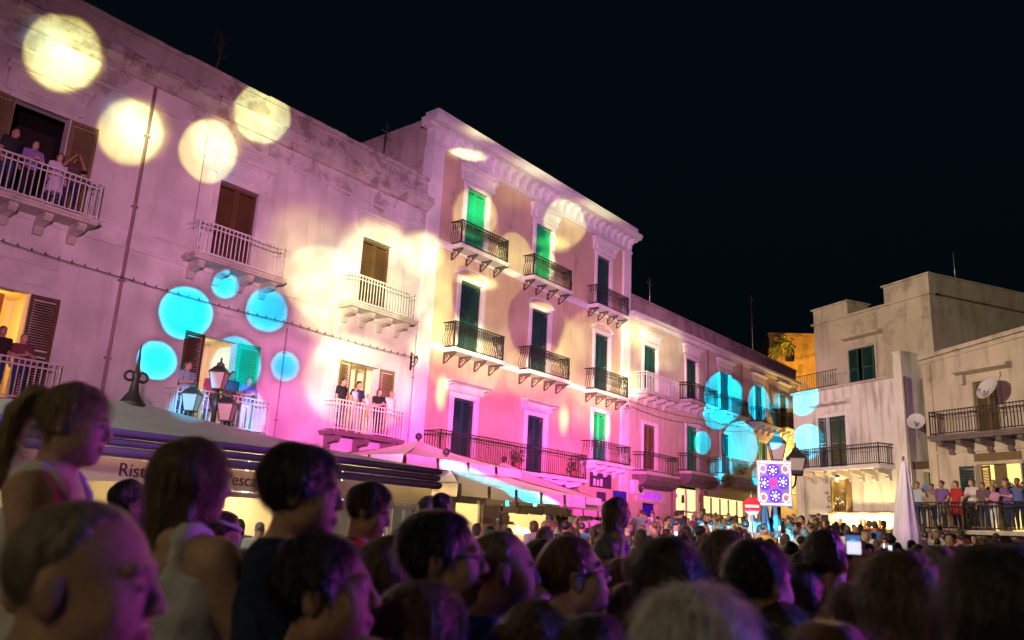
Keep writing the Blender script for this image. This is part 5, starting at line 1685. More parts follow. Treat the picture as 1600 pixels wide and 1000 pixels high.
festoon('long string of unlit bulbs strung along the white palazzo', [(-17, -0.35, 7.85), (-11.75, -0.3, 7.62), (-6.5, -0.3, 7.6), (-0.95, -0.4, 7.55)], 0.05, True)
festoon('cable strung along the pink house between the balconies', [(14.0, -0.3, 8.3), (23.7, -0.3, 8.5), (30, -0.3, 9.0), (38.5, -0.4, 9.2)], 0.12, False)
festoon('second cable sagging along the pink house above the lower balconies', [(14.4, -0.25, 8.05), (22, -0.25, 8.15), (29, -0.25, 8.6), (37, -0.25, 8.9)], 0.2, False)

# ---------------------------------------------------------------- restaurant marquee
tq = thing('restaurant_marquee', 'restaurant marquee with grey pitched canvas, dark purple edge and lettered fascia', 'marquee', A0, AROT)
X0, X1, Y0, Y1 = -20.0, -7.5, -8.0, -3.2
PK = (-13.6, -5.5, 3.80)
m = MB()
zs_ = 3.0
corn = [(X0, Y0), (X1, Y0), (X1, Y1), (X0, Y1)]
NS = 14
for i in range(4):
    a, b = corn[i], corn[(i + 1) % 4]
    for s in range(NS):
        for t in range(6):
            def P(u, v):
                ex = a[0] + (b[0] - a[0]) * u; ey = a[1] + (b[1] - a[1]) * u
                x = ex + (PK[0] - ex) * v; y = ey + (PK[1] - ey) * v
                z = zs_ + (PK[2] - zs_) * v - 0.10 * math.sin(math.pi * v) - 0.03 * math.sin(math.pi * u) * (1 - v)
                return (x, y, z)
            m.quad(P(s / NS, t / 6), P((s + 1) / NS, t / 6), P((s + 1) / NS, (t + 1) / 6), P(s / NS, (t + 1) / 6))
m.build('canvas_roof', MT['tentgrey'], tq)
# purple rolled edge in three bands
for z0_, z1_, yo in ((2.86, 3.0, 0.10), (2.71, 2.85, 0.06), (2.54, 2.70, 0.12)):
    m = MB()
    pr = [(Y0 - yo + 0.10, z0_), (Y0 - yo, z0_ + 0.02), (Y0 - yo - 0.035, (z0_ + z1_) / 2), (Y0 - yo, z1_ - 0.02), (Y0 - yo + 0.10, z1_)]
    m.ext(pr, X0, X1 + 0.05, 'x', smooth=True)
    m.box(X1 - 0.06, X1 + 0.05 + yo * 0.3, Y0 + 0.1, Y1, z0_ + 0.004, z1_ - 0.004)
    m.build('rolled_edge', MT['tentpurple'], tq)
fa = MB().box(X0, X1 - 0.1, Y0 + 0.02, Y0 + 0.06, 2.16, 2.535).build('fascia', MT['fascia'], tq)
text('lettering', 'Ristorante', 0.30, MT['lettering'], fa, (-14.86, Y0 + 0.012, 2.26), (rad(90), 0, 0), 0.006)
text('lettering', 'Pescat', 0.30, MT['lettering'], fa, (-12.93, Y0 + 0.012, 2.26), (rad(90), 0, 0), 0.006)
for x in (X0, -16.8, -13.25, -10.4, X1 - 0.2):
    MB().box(x, x + 0.1, Y0 + 0.08, Y0 + 0.18, 0, 2.55).build('post', MT['trim'], tq)
    MB().box(x, x + 0.1, Y1 - 0.18, Y1 - 0.08, 0, 2.98).build('post', MT['trim'], tq)
# glazed front panels and the bright room behind
m = MB()
for x in (-13.1, -11.7, -10.3, -8.9):
    m.box(x, x + 0.07, Y0 + 0.09, Y0 + 0.14, 0.9, 2.15)
m.box(-13.1, -7.7, Y0 + 0.085, Y0 + 0.145, 2.05, 2.15).box(-13.1, -7.7, Y0 + 0.085, Y0 + 0.145, 0.85, 0.93)
m.build('glazing_frame', MT['trim'], tq)
MB().box(X0, X1 - 0.2, Y1 - 0.06, Y1 - 0.02, 0.0, 2.9).build('rear_panel', MT['innerwall'], tq)
for k, (x, y_, z_) in enumerate(((-11.55, -6.6, 2.25), (-8.6, -6.0, 2.2), (-14.6, -6.2, 2.3), (-10.0, -4.2, 2.4))):
    MB().ball((x, y_, z_), 0.075, 8).tube([(x, y_, z_ + 0.07), (x, y_, 2.95)], 0.008, 4).build('hanging_lamp', MT['lamp_hot'], tq)
    lamp_in(WA(x, y_, z_ - 0.15), 170, (1.0, 0.70, 0.32), 0.1, 'marquee_light')
# iron finial
m = MB()
m.lathe([(0.30, 0), (0.22, 0.12), (0.10, 0.30), (0.06, 0.55), (0.09, 0.62), (0.05, 0.68), (0.03, 0.9), (0.008, 1.25)], 10, (PK[0], PK[1], PK[2] - 0.12))
for s in (-1, 1):
    m.tube([(PK[0], PK[1], PK[2] + 0.25)] + [(PK[0] + s * (0.20 - 0.012 * k) + s * -(0.16 - 0.012 * k) * math.cos(k * 0.55), PK[1], PK[2] + 0.45 + (0.15 - 0.011 * k) * math.sin(k * 0.55 + 0.2)) for k in range(11)], 0.028, 6)
m.build('finial', MT['iron'], tq)


# ---------------------------------------------------------------- parasols
def parasol(label, cx_, cy_, hx, hy, ze, zp, mat, val=0.26, ground=None, pkx=0.0, pky=0.0):
    root = thing('parasol', label, 'parasol', A0, AROT, 'open restaurant parasols')
    C = [(cx_ - hx, cy_ - hy), (cx_ + hx, cy_ - hy), (cx_ + hx, cy_ + hy), (cx_ - hx, cy_ + hy)]
    PKx, PKy = cx_ + pkx, cy_ + pky
    for i in range(4):
        a, b = C[i], C[(i + 1) % 4]
        m = MB(); n = 8

        def P(u, v):
            ex = a[0] + (b[0] - a[0]) * u; ey = a[1] + (b[1] - a[1]) * u
            return (ex + (PKx - ex) * v, ey + (PKy - ey) * v, ze + (zp - ze) * v - 0.09 * math.sin(math.pi * v) - 0.05 * math.sin(math.pi * u) * (1 - v) * v * 4)
        for s in range(n):
            for t in range(5):
                m.quad(P(s / n, t / 5), P((s + 1) / n, t / 5), P((s + 1) / n, (t + 1) / 5), P(s / n, (t + 1) / 5))
        m.build('canopy_panel', mat, root)
        v = MB(); segs = max(2, int(round(math.dist(a, b) / 1.1)))
        for s in range(segs):
            u0, u1 = s / segs + 0.012, (s + 1) / segs - 0.012
            p0 = (a[0] + (b[0] - a[0]) * u0, a[1] + (b[1] - a[1]) * u0); p1 = (a[0] + (b[0] - a[0]) * u1, a[1] + (b[1] - a[1]) * u1)
            dz = val * random.uniform(0.92, 1.05)
            nx, ny = (b[1] - a[1]), -(b[0] - a[0]); L_ = math.hypot(nx, ny); o_ = 0.04 * random.uniform(0.3, 1)
            v.quad((p0[0], p0[1], ze), (p1[0], p1[1], ze), (p1[0] + nx / L_ * o_, p1[1] + ny / L_ * o_, ze - dz), (p0[0] + nx / L_ * o_, p0[1] + ny / L_ * o_, ze - dz))
        v.build('valance', mat, root)
    r = MB()
    for c in C:
        r.tube([(PKx, PKy, zp - 0.12), (c[0], c[1], ze - 0.03)], 0.018, 5)
    r.build('ribs', MT['wood'], root)
    MB().tube([(PKx, PKy, 0), (PKx, PKy, zp + 0.06)], 0.04, 8).build('pole', MT['wood'], root)
    MB().ball((PKx, PKy, zp + 0.12), 0.10, 8).build('ball_finial', MT['iron'], root)
    return root


parasol('sand coloured parasol with dark ball finial rising behind the marquee edge', -5.2, -5.0, 2.3, 1.9, 3.36, 3.98, MT['parasol'])
parasol('wide sand parasol with its front edge lit cyan beside the marquee', -4.1, -6.2, 2.7, 1.9, 2.72, 3.55, MT['parasol'], 0.30, pkx=-1.0, pky=0.2)
parasol('sand parasol tinted pink under the long iron balcony', 1.6, -3.2, 2.9, 1.7, 2.95, 3.95, MT['parasol'], 0.24, pkx=-0.8)
parasol('small far sand parasol beside the blue shop shutter', 5.3, -2.6, 2.0, 1.6, 2.55, 3.3, MT['parasol'], 0.22)


def closed_parasol(label, loc, h, rmax, mat, zbot, seed, group=None):
    root = thing('closed_parasol', label, 'parasol', loc, 0, group)
    r = random.Random(seed); m = MB(); n = 28; rows = 16
    ph = [r.uniform(0, 6.28) for _ in range(4)]
    base = len(m.v)
    for k in range(rows + 1):
        t = k / rows
        z = h - (h - zbot) * t
        rr = rmax * (0.10 + 0.95 * t ** 0.75) * (1 - 0.22 * max(0, t - 0.8) / 0.2)
        for j in range(n):
            a = 2 * math.pi * j / n
            q = rr * (1 + 0.24 * math.sin(7 * a + ph[0] + 1.2 * t) + 0.10 * math.sin(3 * a + ph[1]) * t)
            m.v.append((q * math.cos(a) + 0.03 * math.sin(3 * t + ph[2]), q * math.sin(a), z + 0.05 * math.sin(7 * a + ph[0]) * t))
    for k in range(rows):
        for j in range(n):
            j2 = (j + 1) % n
            m.f.append((base + k * n + j, base + (k + 1) * n + j, base + (k + 1) * n + j2, base + k * n + j2)); m.m.append(0); m.s.append(True)
    m.build('folded_canopy', mat, root)
    MB().tube([(0, 0, 0), (0, 0, h + 0.08)], 0.03, 8).build('pole', MT['metal'], root)
    MB().lathe([(0.3, 0), (0.3, 0.06), (0.05, 0.1)], 12).build('base', MT['darkstone'], root)
    return root


q = at(1416, 786, 20)
closed_parasol('tall closed lilac white parasol beside the terrace on the right', (q.x, q.y, zg(q.x, q.y)), 3.55, 0.30, MT['parasolwhite'], 1.2, 4)
for k, (px, lab) in enumerate(((1176, 'leftmost closed parasol under the no entry sign'), (1188, 'second closed parasol right of the no entry sign'), (1198, 'purple tinted closed parasol between two cyan ones'), (1209, 'closed parasol left of the blue post under the light panel'))):
    q = at(px, 830, 24.5 + 0.4 * (k % 2))
    closed_parasol(lab, (q.x, q.y, zg(q.x, q.y)), 2.62 - zg(q.x, q.y) * 0 - 0.1, 0.15, MT['parasolwhite'] if k != 2 else MT['cyanblue'], 0.9, 10 + k, 'closed parasols under the light panel')


# ---------------------------------------------------------------- lamp posts
def lantern(parent, c, s, gmat, imat=MT['iron']):
    w0, w1, h = 0.13 * s, 0.21 * s, 0.42 * s
    fr = MB()
    for k in range(4):
        a = math.pi / 4 + k * math.pi / 2
        fr.tube([(c[0] + w0 * 1.41 * math.cos(a), c[1] + w0 * 1.41 * math.sin(a), c[2]), (c[0] + w1 * 1.41 * math.cos(a), c[1] + w1 * 1.41 * math.sin(a), c[2] + h)], 0.013 * s, 4)
    fr.box(c[0] - w0 - .01, c[0] + w0 + .01, c[1] - w0 - .01, c[1] + w0 + .01, c[2] - 0.03 * s, c[2])
    fr.lathe([(w1 * 1.55, 0), (w1 * 1.50, 0.03 * s), (w1 * 0.9, 0.15 * s), (w1 * 0.55, 0.20 * s), (w1 * 0.5, 0.27 * s), (w1 * 0.2, 0.30 * s), (0.02, 0.36 * s), (0.03, 0.39 * s), (0.005, 0.44 * s)], 4, (c[0], c[1], c[2] + h), 0, False, math.pi / 4)
    o = fr.build('lantern', imat, parent)
    for k in range(4):
        a0, a1 = math.pi / 4 + k * math.pi / 2, math.pi / 4 + (k + 1) * math.pi / 2
        f0, f1 = w0 * 1.36, w1 * 1.36
        MB().quad((c[0] + f0 * math.cos(a0), c[1] + f0 * math.sin(a0), c[2]), (c[0] + f0 * math.cos(a1), c[1] + f0 * math.sin(a1), c[2]),
                  (c[0] + f1 * math.cos(a1), c[1] + f1 * math.sin(a1), c[2] + h), (c[0] + f1 * math.cos(a0), c[1] + f1 * math.sin(a0), c[2] + h)).build('pane', gmat, o)
    return o


def lamp_post(label, base, lanterns, s, rz=0.0):
    root = thing('street_lamp', label, 'street lamp', base, rz)
    top = max(l[2] for l in lanterns) - 0.1
    MB().lathe([(0.20, 0), (0.20, 0.25), (0.12, 0.35), (0.10, 0.8), (0.065, 0.9), (0.055, top - 0.3), (0.09, top - 0.25), (0.06, top - 0.15), (0.04, top)], 12).build('post', MT['iron'], root)
    for l in lanterns:
        if abs(l[0]) + abs(l[1]) > 0.05:
            MB().tube([(0, 0, l[2] - 0.45), (l[0] * 0.5, l[1] * 0.5, l[2] - 0.52), (l[0] * 0.9, l[1] * 0.9, l[2] - 0.3), (l[0], l[1], l[2] - 0.02)], 0.025, 6).build('arm', MT['iron'], root)
        lantern(root, l, s, MT['lampglass'])
    return root


q = at(338, 620, 17)
lamp_post('iron street lamp with three frosted lanterns in front of the white palazzo', (q.x, q.y, 0),
          [(0.0, 0.0, 4.28), (-0.52, 0.05, 3.80), (0.28, -0.05, 3.62)], 0.78)
q = at(1214, 705, 23)
lamp_post('street lamp with lanterns behind the coloured light panel', (q.x, q.y, zg(q.x, q.y)), [(0, 0, 4.0 - zg(q.x, q.y)), (0.52, 0.1, 3.62 - zg(q.x, q.y))], 1.05, rad(-10))

# ---------------------------------------------------------------- festive light panel
q = at(1210, 755, 22)
lpz = thing('light_panel', 'festive panel of blue, red and white bulbs on a blue post in the crowd', 'light panel', (q.x, q.y, zg(q.x, q.y)), rad(-20))
dz = q.z - zg(q.x, q.y)
blue = EM('blue_bulb', (0.04, 0.02, 1.0), 4.0); redb = EM('red_bulb', (1.0, 0.02, 0.12), 2.6); warm = EM('warm_bulb', (1.0, 0.62, 0.28), 9.0); whiteb = EM('white_bulb', (1.0, 0.84, 0.66), 16.0)
pw, ph_ = 0.53, 0.72
MB().box(-pw, pw, 0.03, 0.05, dz - ph_, dz + ph_).build('backing_board', M('panel_mauve', (0.30, 0.16, 0.36), 0.7), lpz)
m = MB()
for a, b, c, d in ((-pw - 0.03, pw + 0.03, dz + ph_, dz + ph_ + 0.04), (-pw - 0.03, pw + 0.03, dz - ph_ - 0.04, dz - ph_)):
    m.box(a, b, 0.0, 0.05, c, d)
m.box(-pw - 0.03, -pw, 0, 0.05, dz - ph_, dz + ph_).box(pw, pw + 0.03, 0, 0.05, dz - ph_, dz + ph_)
m.build('panel_frame', MT['metal'], lpz)
lpz.scale = (0.8, 0.8, 0.8); lpz.location.z += 0.2 * dz
MB().box(-0.06, 0.06, 0.06, 0.16, -0.25 * dz, dz - ph_).build('post', MT['cyanblue'], lpz)
MB().box(0.42, 0.56, -0.02, 0.05, dz - ph_ - 0.10, dz - ph_ - 0.041).build('control_box', MT['cyanblue'], lpz)


def bulbs(name, pts, mat, r):
    m = MB()
    for x, z in pts:
        m.lathe([(0.002, -r), (r * 0.9, -r * 0.4), (r * 0.9, r * 0.4), (0.002, r)], 6, (x, -0.01, dz + z))
    o = m.build(name, mat, lpz); o['kind'] = 'stuff'
    return o


rb = random.Random(2)
for fx_, fz_ in ((-0.05, 0.42), (-0.33, 0.0), (0.27, 0.05), (0.02, -0.42)):
    pts = []
    for ring, n in ((0.10, 9), (0.15, 13), (0.195, 16)):
        pts += [(fx_ + ring * math.cos(2 * math.pi * k / n), fz_ + ring * 1.15 * math.sin(2 * math.pi * k / n)) for k in range(n)]
    MB().lathe([(0.20, 0), (0.20, 0.006)], 20, (0, 0, 0)).build('blue_glow_disc', EM('blue_bulb_glow', (0.05, 0.02, 1.0), 0.9), lpz).matrix_local = Matrix.Translation((fx_, 0.027, dz + fz_)) @ Matrix.Rotation(rad(90), 4, 'X')  # glowing disc added behind the bulbs, stands in for their blue glow
    bulbs('blue_flower_bulbs', pts, blue, 0.026)
    bulbs('white_spark_bulbs', [(fx_ + 0.128 * math.cos(0.4 + 2 * math.pi * k / 7), fz_ + 0.14 * math.sin(0.4 + 2 * math.pi * k / 7)) for k in range(7)], whiteb, 0.012)
    bulbs('warm_centre_bulbs', [(fx_, fz_), (fx_ + 0.03, fz_), (fx_ - 0.03, fz_), (fx_, fz_ + 0.035), (fx_, fz_ - 0.035)], whiteb, 0.022)
bulbs('red_flower_bulbs', [(-0.03 + r_ * math.cos(2 * math.pi * k / 12), 0.02 + r_ * math.sin(2 * math.pi * k / 12)) for k in range(12) for r_ in (0.05, 0.10, 0.15)], redb, 0.017)
bulbs('border_bulbs', [(x, z) for k in range(24) for x, z in ((-pw + 0.03 + k * 0.0435, ph_ - 0.03), (-pw + 0.03 + k * 0.0435, -ph_ + 0.03))] + [(x, -ph_ + 0.06 + k * 0.07) for k in range(20) for x in (-pw + 0.03, pw - 0.03)], whiteb, 0.013)
bulbs('corner_scroll_bulbs', [(sx * (0.36 + 0.10 * math.cos(t * 0.5)), sz * (0.48 + 0.13 * math.sin(t * 0.5))) for sx in (-1, 1) for sz in (-1, 1) for t in range(12)], warm, 0.017)

# ---------------------------------------------------------------- no entry sign
q = at(1175, 791, 20.8)
sn = thing('no_entry_sign', 'round red no entry sign with pale bar above the cyan lit crowd', 'road sign', (q.x, q.y, zg(q.x, q.y)), math.atan2(-q.x, q.y))
dz2 = q.z - zg(q.x, q.y)
d = MB().lathe([(0.22, 0), (0.225, 0.01), (0.22, 0.02)], 28).build('disc', MT['red'], sn, (0, 0, dz2)); d.rotation_euler = (rad(90), 0, 0)
MB().box(-0.175, 0.175, -0.030, -0.024, dz2 - 0.036, dz2 + 0.036).build('white_bar', MT['signwhite'], sn)
MB().tube([(0, 0.03, 0), (0, 0.03, dz2 + 0.2)], 0.03, 8).build('pole', MT['metal'], sn)
# flower pots on balconies
for k, (x, y_, z_, lab) in enumerate(((-15.0, -0.55, 4.1, 'dark plants in the lower left balcony of the white palazzo'), (4.6, -0.8, 4.05, 'potted plant on the long iron balcony left of its second door'),
                                       (8.6, -0.8, 4.05, 'potted plant near the right end of the long iron balcony'), (27.2, -0.6, 5.55, 'leafy potted plant on the cyan lit balcony of the pink house'))):
    p = WA(x, y_, z_)
    leafy('potted_plant', lab, 'plant', tuple(p), 90, 0.28, 0.75, [MT['foliage'], MT['foliage']], 40 + k, 0.07)
    # pot
for o in [o for o in bpy.data.objects if o.name.startswith('potted_plant')]:
    MB().lathe([(0.11, 0), (0.16, 0.24), (0.17, 0.26), (0.14, 0.26)], 12).build('pot', MT['terracotta'], o)
# ---------------------------------------------------------------- the crowd: materials
MT['eye'] = M('dark_eye', (0.03, 0.02, 0.02), 0.2, 0.05)
MT['lip'] = M('lip', (0.38, 0.13, 0.11), 0.45, 0.05)
SKIN = [M('skin_%s' % n, c, 0.42, 0.34, 22, 0.35, 230, spec=0.5) for n, c in (('olive', (0.44, 0.25, 0.16)), ('fair', (0.56, 0.34, 0.25)), ('tanned', (0.35, 0.18, 0.105)))]


def HM(n, c):
    return M('hair_' + n, c, 0.38, 0.75, 70, 0.8, 110, stretch=(1, 1, 0.18), spec=0.6)


HC = dict(black=HM('black', (0.012, 0.010, 0.009)), dark=HM('dark_brown', (0.045, 0.027, 0.015)), brown=HM('brown', (0.13, 0.075, 0.036)), auburn=HM('auburn', (0.15, 0.055, 0.024)),
          blond=HM('blond', (0.32, 0.21, 0.10)), grey=HM('grey', (0.26, 0.24, 0.22)), buzz=HM('cropped_grey', (0.17, 0.125, 0.09)), white=HM('white', (0.86, 0.83, 0.76)))


def FB(n, c):
    return M('cloth_' + n, c, 0.92, 0.22, 9, 0.9, 15, spec=0.15)


CL = dict(white=FB('white', (0.66, 0.66, 0.68)), navy=FB('navy', (0.020, 0.030, 0.075)), black=FB('black', (0.020, 0.020, 0.022)), blue=FB('blue', (0.035, 0.09, 0.33)), red=FB('red', (0.50, 0.03, 0.03)),
          green=FB('green', (0.03, 0.10, 0.06)), violet=FB('violet', (0.11, 0.06, 0.26)), grey=FB('grey', (0.25, 0.25, 0.26)), jeans=FB('jeans', (0.04, 0.06, 0.13)), beige=FB('beige', (0.42, 0.34, 0.25)), teal=FB('teal', (0.03, 0.16, 0.18)))


EXTRA = dict(thick=0.030, fluffy=0.034, bob=0.020, long=0.014, buzz=0.0)


def near(label, cx_, ytop, D, facing, skin, hair, hc, shirt, raised=False, height=1.45, **kw):
    """Stand (or seat, when raised) a person so that the head comes at that pixel and distance."""
    if raised:
        sc = height / 1.70
        hd = at(cx_, ytop + (0.125 + EXTRA.get(hair, 0.01)) * sc * FPX / D, D)
        root_z = hd.z - 1.578 * sc
        pose = dict(SEATED); pose.update(kw.pop('pose', {}))
    else:
        hd = at(cx_, ytop + (0.125 + EXTRA.get(hair, 0.01)) * FPX / D, D)
        height = max(1.40, min(1.98, 1.70 * (hd.z - zg(hd.x, hd.y)) / 1.578))
        sc = height / 1.70
        root_z = zg(hd.x, hd.y)
        pose = kw.pop('pose', None)
    f = rad(facing)
    off = Vector((math.cos(f), math.sin(f), 0)) * 0.015 * sc
    loc = (hd.x - off.x, hd.y - off.y, root_z)
    far_ = D > 3.4
    kw.setdefault('strands', 350 if far_ else 1800)
    kw.setdefault('res', 0.0105 if far_ else 0.0072)
    kw.setdefault('swid', 0.0022 if far_ else 0.0016)
    return person(label, loc, facing, SKIN[skin], hair, HC[hc], CL[shirt] if isinstance(shirt, str) else shirt, CL['jeans'], height, pose, seed=int(cx_), **kw)


def glasses(root, mat=MT['iron'], R=None):
    hc = standing()['head']
    m = MB()
    for s in (-1, 1):
        m.tube([(s * 0.034 + 0.024 * math.cos(t * 0.628), -0.103, 0.002 + 0.018 * math.sin(t * 0.628)) for t in range(10)], 0.0022, 4, closed=True)
        m.tube([(s * 0.058, -0.101, 0.006), (s * 0.078, -0.06, 0.008), (s * 0.086, 0.012, 0.012), (s * 0.082, 0.03, -0.004)], 0.0024, 4)
    m.tube([(-0.010, -0.104, 0.006), (0, -0.106, 0.009), (0.010, -0.104, 0.006)], 0.0022, 4)
    o = m.build('glasses', mat, root, hc)
    if R is not None:
        o.rotation_euler = R.to_euler()
    return o


ARMS_UP = dict(ell=(0.24, -0.20, 1.28), wrl=(0.10, -0.36, 1.46), elr=(-0.24, -0.20, 1.28), wrr=(-0.10, -0.36, 1.46))
HOLD = dict(ell=(0.24, -0.08, 1.10), wrl=(0.05, -0.26, 1.16), elr=(-0.24, -0.08, 1.10), wrr=(-0.05, -0.26, 1.12))

# ---------------------------------------------------------------- people close to the camera
near('girl with blond ponytail and white top riding shoulders at the left edge', 118, 596, 2.12, 8, 1, 'tail', 'blond', 'white', True, 1.45, straps=True, slen=0.09, pitch=0.05,
     pose=dict(ell=(0.22, -0.05, 1.10), wrl=(0.15, -0.25, 0.98), elr=(-0.23, -0.04, 1.10), wrr=(-0.15, -0.25, 0.98)))
near('adult carrying the ponytailed girl behind the man with cropped grey hair', 150, 880, 2.05, 20, 0, 'short', 'dark', 'navy', pose=dict(ell=(0.23, -0.15, 1.2), wrl=(0.14, -0.22, 1.4), elr=(-0.23, -0.15, 1.2), wrr=(-0.14, -0.22, 1.4)))
near('bald browed man with cropped grey hair in profile at the lower left', 130, 784, 1.18, 6, 0, 'buzz', 'buzz', 'violet', build=1.12, strands=5000, slen=0.010, swid=0.0005, pitch=-0.04)
near('girl with long brown hair and strappy white dress seen from behind', 305, 680, 2.05, 62, 1, 'long', 'brown', 'white', True, 1.45, straps=True, slen=0.12, strands=2600, yaw=-0.35,
     pose=dict(ell=(0.23, -0.06, 1.10), wrl=(0.14, -0.24, 0.98), elr=(-0.22, -0.08, 1.10), wrr=(-0.14, -0.25, 0.98)))
near('adult carrying the long haired girl on the shoulders', 318, 872, 2.2, 62, 0, 'crop', 'dark', 'blue', pose=dict(ell=(0.24, -0.16, 1.2), wrl=(0.15, -0.22, 1.42), elr=(-0.24, -0.16, 1.2), wrr=(-0.15, -0.22, 1.42)))
near('boy with thick black hair and navy shirt lifted above the crowd', 476, 685, 1.95, 8, 0, 'thick', 'black', 'navy', True, 1.48, yaw=-0.1, sleeve=0.75, slen=0.06,
     pose=dict(ell=(0.23, -0.04, 1.10), wrl=(0.10, -0.26, 1.06), elr=(-0.21, -0.10, 1.08), wrr=(-0.02, -0.30, 1.02)), hands='r')
near('dark haired woman in profile below the lifted boy, face tinted magenta', 508, 828, 1.72, 3, 0, 'short', 'black', 'black', pitch=-0.14, build=0.94,
     pose=dict(ell=(0.24, 0.02, 1.12), wrl=(0.22, -0.2, 1.2), elr=(-0.24, 0.02, 1.12), wrr=(-0.1, -0.25, 1.2)))
near('curly haired child in a red shirt leaning forward on shoulders', 578, 751, 3.15, 0, 0, 'thick', 'dark', 'red', True, 1.36, pitch=0.28, slen=0.05)
near('adult carrying the curly haired child in the red shirt', 566, 850, 3.3, 20, 0, 'short', 'dark', 'black')
near('child with cropped black hair above the man with glasses', 691, 768, 6.5, 55, 2, 'crop', 'black', 'grey', True, 1.5)
near('adult carrying the crop haired child, behind the man with glasses', 688, 806, 6.6, 50, 0, 'short', 'dark', 'navy')
near('grey haired person beside the crop haired child', 670, 774, 6.9, 60, 1, 'bob', 'grey', 'beige', True, 1.5)
g1 = near('dark haired man with glasses in profile, magenta light on his face', 692, 795, 2.15, 2, 0, 'short', 'black', 'black', pitch=-0.08, build=1.04)
glasses(g1, R=rotm(0, -0.08))
near('brown haired woman at the bottom below the man with glasses', 668, 898, 1.9, 58, 1, 'bob', 'brown', 'violet', slen=0.08, yaw=-0.5)
near('balding man in a blue striped shirt left of centre', 786, 830, 2.45, 12, 0, 'buzz', 'buzz', 'blue', build=1.08, slen=0.012, pitch=-0.06, strands=3000, swid=0.0007)
g2 = near('short haired person with glasses looking up and holding both hands together', 898, 836, 2.6, 8, 1, 'short', 'auburn', 'teal', pitch=-0.26, slen=0.03, hands=True,
          pose=dict(ell=(0.22, -0.02, 1.12), wrl=(0.06, -0.10, 1.33), elr=(-0.24, 0.03, 1.14), wrr=(-0.12, 0.10, 1.36)))
glasses(g2, R=rotm(0, -0.26))
near('girl with long brown hair and bare shoulders riding on a man', 966, 776, 5.7, 6, 1, 'long', 'brown', 'violet', True, 1.42, straps=True, slen=0.12, pitch=0.03)
near('grey haired man carrying the long haired girl on his shoulders', 955, 836, 5.5, 22, 0, 'short', 'grey', 'green')
near('auburn haired woman below the man carrying a girl', 975, 868, 4.1, 60, 1, 'bob', 'auburn', 'black')
near('person with dark brown bobbed hair seen from behind near the centre', 1042, 838, 2.35, 84, 0, 'bob', 'dark', 'navy', slen=0.07, strands=3000)
near('white haired person seen from behind at the bottom centre', 1085, 904, 1.58, 88, 1, 'fluffy', 'white', 'grey', slen=0.10, strands=8000, swid=0.0010)
near('black haired man in a white shirt with blue collar right of centre', 1187, 843, 2.45, 40, 0, 'short', 'black', 'white', yaw=-0.15)
near('person with thick brown hair left of the man in white', 1130, 829, 3.15, 72, 0, 'thick', 'brown', 'green', slen=0.05)
ph = near('dark haired man raising both arms to film with a phone', 1290, 830, 3.5, 58, 0, 'short', 'dark', 'beige', pose=dict(ell=(0.22, -0.22, 1.26), wrl=(0.00, -0.40, 1.50), elr=(-0.24, -0.22, 1.26), wrr=(-0.14, -0.40, 1.50)), hands=True, curl=0.6)
near('person with rounded brown hair seen from behind on the right', 1406, 860, 1.92, 76, 1, 'bob', 'brown', 'teal', slen=0.06, strands=3200)
near('large dark head of thick hair at the lower right corner', 1560, 846, 1.45, 84, 0, 'thick', 'dark', 'black', slen=0.06, strands=3500, swid=0.0013)
near('auburn head of hair at the bottom edge right of centre', 1296, 958, 1.6, 80, 1, 'long', 'auburn', 'violet', slen=0.1, strands=2400)
near('dark haired child at the bottom left of the white hair', 926, 950, 1.95, 76, 0, 'thick', 'black', 'green', slen=0.05)
near('dark head seen between the ponytailed girl and the long haired girl', 202, 748, 4.4, 42, 0, 'thick', 'black', 'navy', True, 1.5)
hb = near('person with a white headband below the restaurant lettering', 348, 797, 4.6, 40, 0, 'short', 'dark', 'black')
m = MB().tube([(0.086 * math.cos(t * 0.3927), 0.016 + 0.107 * math.sin(t * 0.3927), 0.052 + 0.03 * math.sin(t * 0.3927)) for t in range(16)], 0.014, 6, closed=True)
m.build('headband', CL['white'], hb, standing()['head'])
near('woman with long brown hair between the red child and the man with glasses', 610, 836, 2.75, 28, 1, 'long', 'brown', 'black', slen=0.1)
near('blond brown head at the bottom edge under the dark haired woman', 562, 984, 1.5, 72, 1, 'bob', 'blond', 'violet', slen=0.06)
near('grey haired man in the distance right of the rounded brown hair', 1464, 852, 3.9, 80, 0, 'short', 'grey', 'beige')
near('person raising an open hand before the crowded terrace', 1536, 884, 2.3, 72, 0, 'short', 'dark', 'beige', pose=dict(ell=(0.28, -0.10, 1.32), wrl=(0.19, -0.16, 1.575)), hands='l', curl=0.12, handup=(1, 0.2, 0))
near('small dark head left of the rounded brown hair', 1368, 858, 4.6, 70, 0, 'short', 'black', 'grey')
near('dark haired person left of the filming man', 1246, 878, 3.4, 74, 2, 'thick', 'dark', 'navy')
near('dark haired woman below the man in the white shirt', 1225, 935, 2.3, 70, 1, 'long', 'dark', 'black', slen=0.09)
near('brown haired man beneath the raised phone', 1340, 905, 2.6, 75, 0, 'short', 'brown', 'black')
near('dark haired woman left of the white haired person', 985, 905, 2.7, 78, 0, 'bob', 'dark', 'black')
near('dark haired person right of the balding man', 846, 842, 3.8, 50, 0, 'thick', 'dark', 'black')

